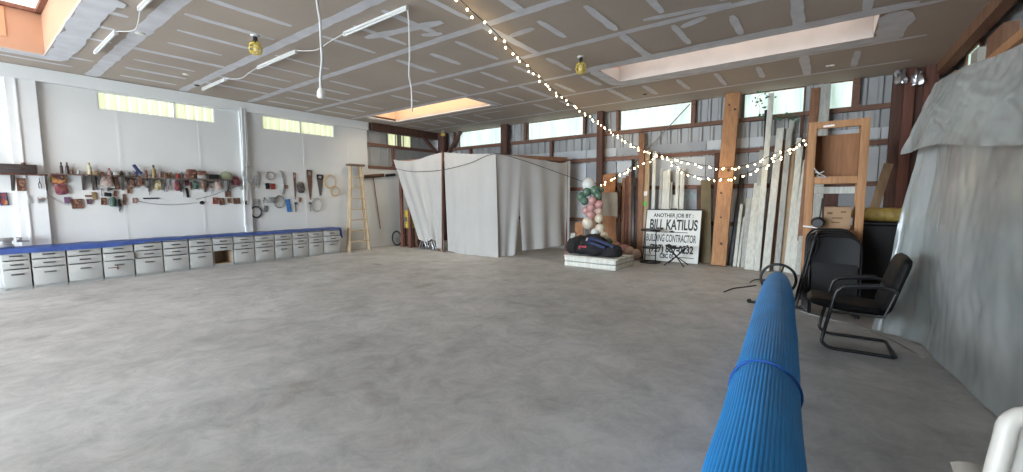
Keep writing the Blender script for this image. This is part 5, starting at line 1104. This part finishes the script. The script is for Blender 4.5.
for sx_ in (-1, 1):
    for s_ in (-1, 1): MB().tube([(.22*sx_-.0, s_*.21, .42), (.27*sx_, s_*.25, .01)], [.028, .018], 8).build('leg', chairw, r)
r.location = (.612, 1.29, 0); r.rotation_euler = (0, 0, PI/2)
# ================================================================== CEILING FITTINGS
def tube_lamp(a, c, lab, py):
    A_ = fl(*a, ZC-.05); C_ = fl(*c, ZC-.05); y = (A_.y+C_.y)/2; x0, x1 = sorted((A_.x, C_.x))
    r = root('tube_lamp', ((x0+x1)/2, y, ZC), lab, 'lamp', 'unlit tube lamps on the ceiling')
    MB().box(((x0+x1)/2, y, ZC-.015), (x1-x0, .035, .026), bev=.004).build('housing', whitec, r)
    MB().tube([(x0+.03, y, ZC-.045), (x1-.03, y, ZC-.04)], .014, 10).build('tube', mat('tube_white', (.50, .50, .49), .4), r)
    for x in (x0+.015, x1-.015): MB().box((x, y, ZC-.035), (.03, .045, .045), bev=.006).build('end_cap', whitec, r)
    return x0, x1, y
l1 = tube_lamp((95, 54), (117, 34), 'tube lamp nearest the left wall beside the peach skylight well', 0); l2 = tube_lamp((140, 11), (163, -12), 'tube lamp cut by the top edge near the peach skylight well', 0)
l3 = tube_lamp((201, 90), (228, 81), 'tube lamp nearest the left wall in the second row', 0); l4 = tube_lamp((258, 69), (297, 53), 'middle tube lamp of the second row', 0); l5 = tube_lamp((344, 36), (408, 10), 'tube lamp of the second row with a cord dropping from its end', 0)
for (A_, B_), lab in zip([(l1, l2), (l3, l4), (l4, l5)], ['white cable looping between the first row tube lamps', 'white cable between the left and middle lamps of the second row', 'white cable between the middle and right lamps of the second row']):
    n = (A_[1], A_[2]); e = (B_[0], B_[2]); tag(MB().tube(smooth([(n[0], n[1], ZC-.02), (n[0]+(e[0]-n[0])*.3, n[1]+.10, ZC-.05), (n[0]+(e[0]-n[0])*.7, n[1]+.06, ZC-.04), (e[0], e[1], ZC-.02)], 6), .006, 6).build('lamp_cable', whitec), lab, 'cable')
# hanging cords
c0 = fl(317.5, -12, ZC); zb = onx(321, 92, c0.x).z; 
cpts = []
for x, y in [(317.5, -12), (317, 2), (320, 20), (321, 40), (322, 60), (320.5, 76), (320.8, 88)]: d = ray(x, y); t = (c0-EYE).dot(FW); cpts.append(EYE+d*t)
r = root('pendant_cord', tuple(cpts[0]), 'thick white cord with a plug hanging from the ceiling at the upper left', 'cord')
MB().tube(smooth(cpts, 5), .013, 8).build('cord', whitec, r); e = cpts[-1]; MB().lathe((e.x, e.y, e.z-.10), [(.02, 0), (.038, .015), (.038, .06), (.015, .10)], 12).build('plug', whitep, r)
c0 = Vector((l5[1], l5[2], ZC-.03)); cp = []
for x, y in [(408, 10.5), (409, 30), (409.5, 55), (409, 75), (411.5, 90), (412, 112)]: d = ray(x, y); cp.append(EYE+d*((c0-EYE).dot(FW)))
tag(MB().tube(smooth(cp, 5), .008, 6).build('pendant_cord', whitec), 'thin white cord dropping from the lamp end toward the middle skylight', 'cord')
# caged bulbs
cage = mat('yellow_cage', (.62, .47, .08), .4); glassb = mat('bulb_glass', (.75, .66, .35), .2)
def bulb(a, c, lab, s=1.):
    q = fl(*a, ZC); t = (q-EYE).dot(FW); e = EYE+ray(*c)*t; L = ZC-e.z
    r = root('caged_bulb', tuple(q), lab, 'bulb'); L = max(.12, L)
    MB().lathe((q.x, q.y, ZC-.025), [(.05*s, 0), (.055*s, .02), (.04*s, .025)], 16).build('ceiling_box', whitec, r)
    MB().lathe((q.x, q.y, ZC-.42*L), [(.026*s, 0), (.026*s, .42*L-.025)], 12).build('socket', black, r)
    MB().ball((q.x, q.y, ZC-.66*L), .034*s, 12, 8, (1, 1, 1.4)).build('glass', glassb, r)
    m = MB()
    for k_ in range(8):
        a_ = 2*PI*k_/8; dx_, dy_ = math.cos(a_), math.sin(a_)
        m.tube([(q.x+dx_*rr0*s, q.y+dy_*rr0*s, ZC-L*zz) for rr0, zz in [(.03, .36), (.065, .5), (.075, .72), (.06, .93), (.02, 1.0)]], .006, 5)
    for rr0, zz in [(.067, .5), (.076, .72), (.062, .92)]: m.ring((q.x, q.y, ZC-L*zz), rr0*s, .006, (0, 0, 1), 20, 5)
    m.build('cage', cage, r)
bulb((255, 35), (254.5, 54), 'yellow caged bulb on the ceiling at the upper left'); bulb((581, 56), (581, 73.5), 'yellow caged bulb beside the right skylight well')
bulb((443, 131), (442, 136), 'small caged bulb above the corner post', .9); bulb((381.5, 125), (380.5, 128.5), 'small caged bulb above the upper left wall beam', .9)
# small ceiling boxes
def puck(px, py, lab, rad, m, nm='junction_plate'): q = fl(px, py, ZC); tag(MB().lathe((q.x, q.y, ZC-.016), [(rad*.8, 0), (rad, .006), (rad, .014)], 16).build(nm, m), lab, 'plate')
puck(140, 33, 'little white round plate on the wide compound strip', .05, whitep); puck(186, 74, 'small white plate near the left wall windows', .05, whitep)
puck(828, 65.5, 'left of two small white dots below the right skylight', .03, whitep); puck(832.5, 65, 'right of two small white dots below the right skylight', .03, whitep); puck(645, 94, 'dark round hole plate left of the big beam top', .04, black); puck(197, 85, 'dark little plate beside the left tube lamp', .04, black)
# ---- string lights
def strand(pts, lab, n, name='string_light', hang=.0):
    L = smooth(pts, 8); r = root(name, tuple(L[0]), lab, 'string lights'); MB().tube(L, .006, 5).build('cable', cable_d, r)
    D = [0]
    for a_, b_ in zip(L, L[1:]): D.append(D[-1]+(b_-a_).length)
    proto = None
    for k_ in range(n):
        s = D[-1]*(k_+.5)/n; i = max(j for j in range(len(D)) if D[j] <= s); i = min(i, len(L)-2); t = (s-D[i])/(D[i+1]-D[i]); q = L[i].lerp(L[i+1], t)
        side = .035*math.sin(k_*2.4); q = q+Vector((side, -.012, -.035-.015*math.sin(k_*1.7)))
        if proto is None:
            o = MB().ball(q, .0115, 8, 6, (1, 1, 1.2)).build('bulb', bulbm, r); proto = o; pq = q.copy()
            # mesh is in the coordinates of its thing: re-centre so copies can move
            for v in o.data.vertices: v.co -= (q-r.location)
            o.location = q-r.location
        else: o = proto.copy(); COL.objects.link(o); o.parent = r; o.location = q-r.location
    return r
s1 = [fl(452, -8, ZC-.02)]
s1 += [fl(x, y, ZC-dz) for x, y, dz in [(475, 14, .05), (493, 30, .07), (520, 58, .09), (545, 82, .12), (560, 95, .15), (587, 114, .26)]]+[ony(600, 123, 9.42)]
strand(s1, 'strand of small warm bulbs running from the near ceiling to the wall post', 34)
s2 = [ony(x, y, Y) for x, y, Y in [(600, 123, 9.42), (621.6, 138, 9.3), (639.4, 148, 9.1), (661, 154.7, 9.05), (684, 161, 9.0), (712, 166.5, 8.9), (737, 166.5, 8.8), (757.8, 161, 8.65), (773, 154.5, 8.62), (793, 146, 8.6), (806, 138, 8.55)]]
strand(s2, 'upper strand of warm bulbs swagged across the big fir beam', 52)
s3 = [ony(x, y, Y) for x, y, Y in [(600, 184.5, 9.2), (621.6, 173, 9.1), (639, 164.5, 8.95), (651, 159, 8.95), (660, 155, 8.95), (671, 161, 8.95), (686.5, 173, 8.95), (704, 177, 8.9), (722, 178.5, 8.8), (740, 175.5, 8.7), (763, 166.5, 8.62), (778, 158, 8.6), (806, 140.5, 8.5)]]
strand(s3, 'lower strand of warm bulbs dipping beneath the upper one', 54)
lean(716, 264, 717.5, 153, 5.5, brown, 'leaning_board', 'dark brown board directly left of the big fir beam', Yb=9.3, Yt=9.6)
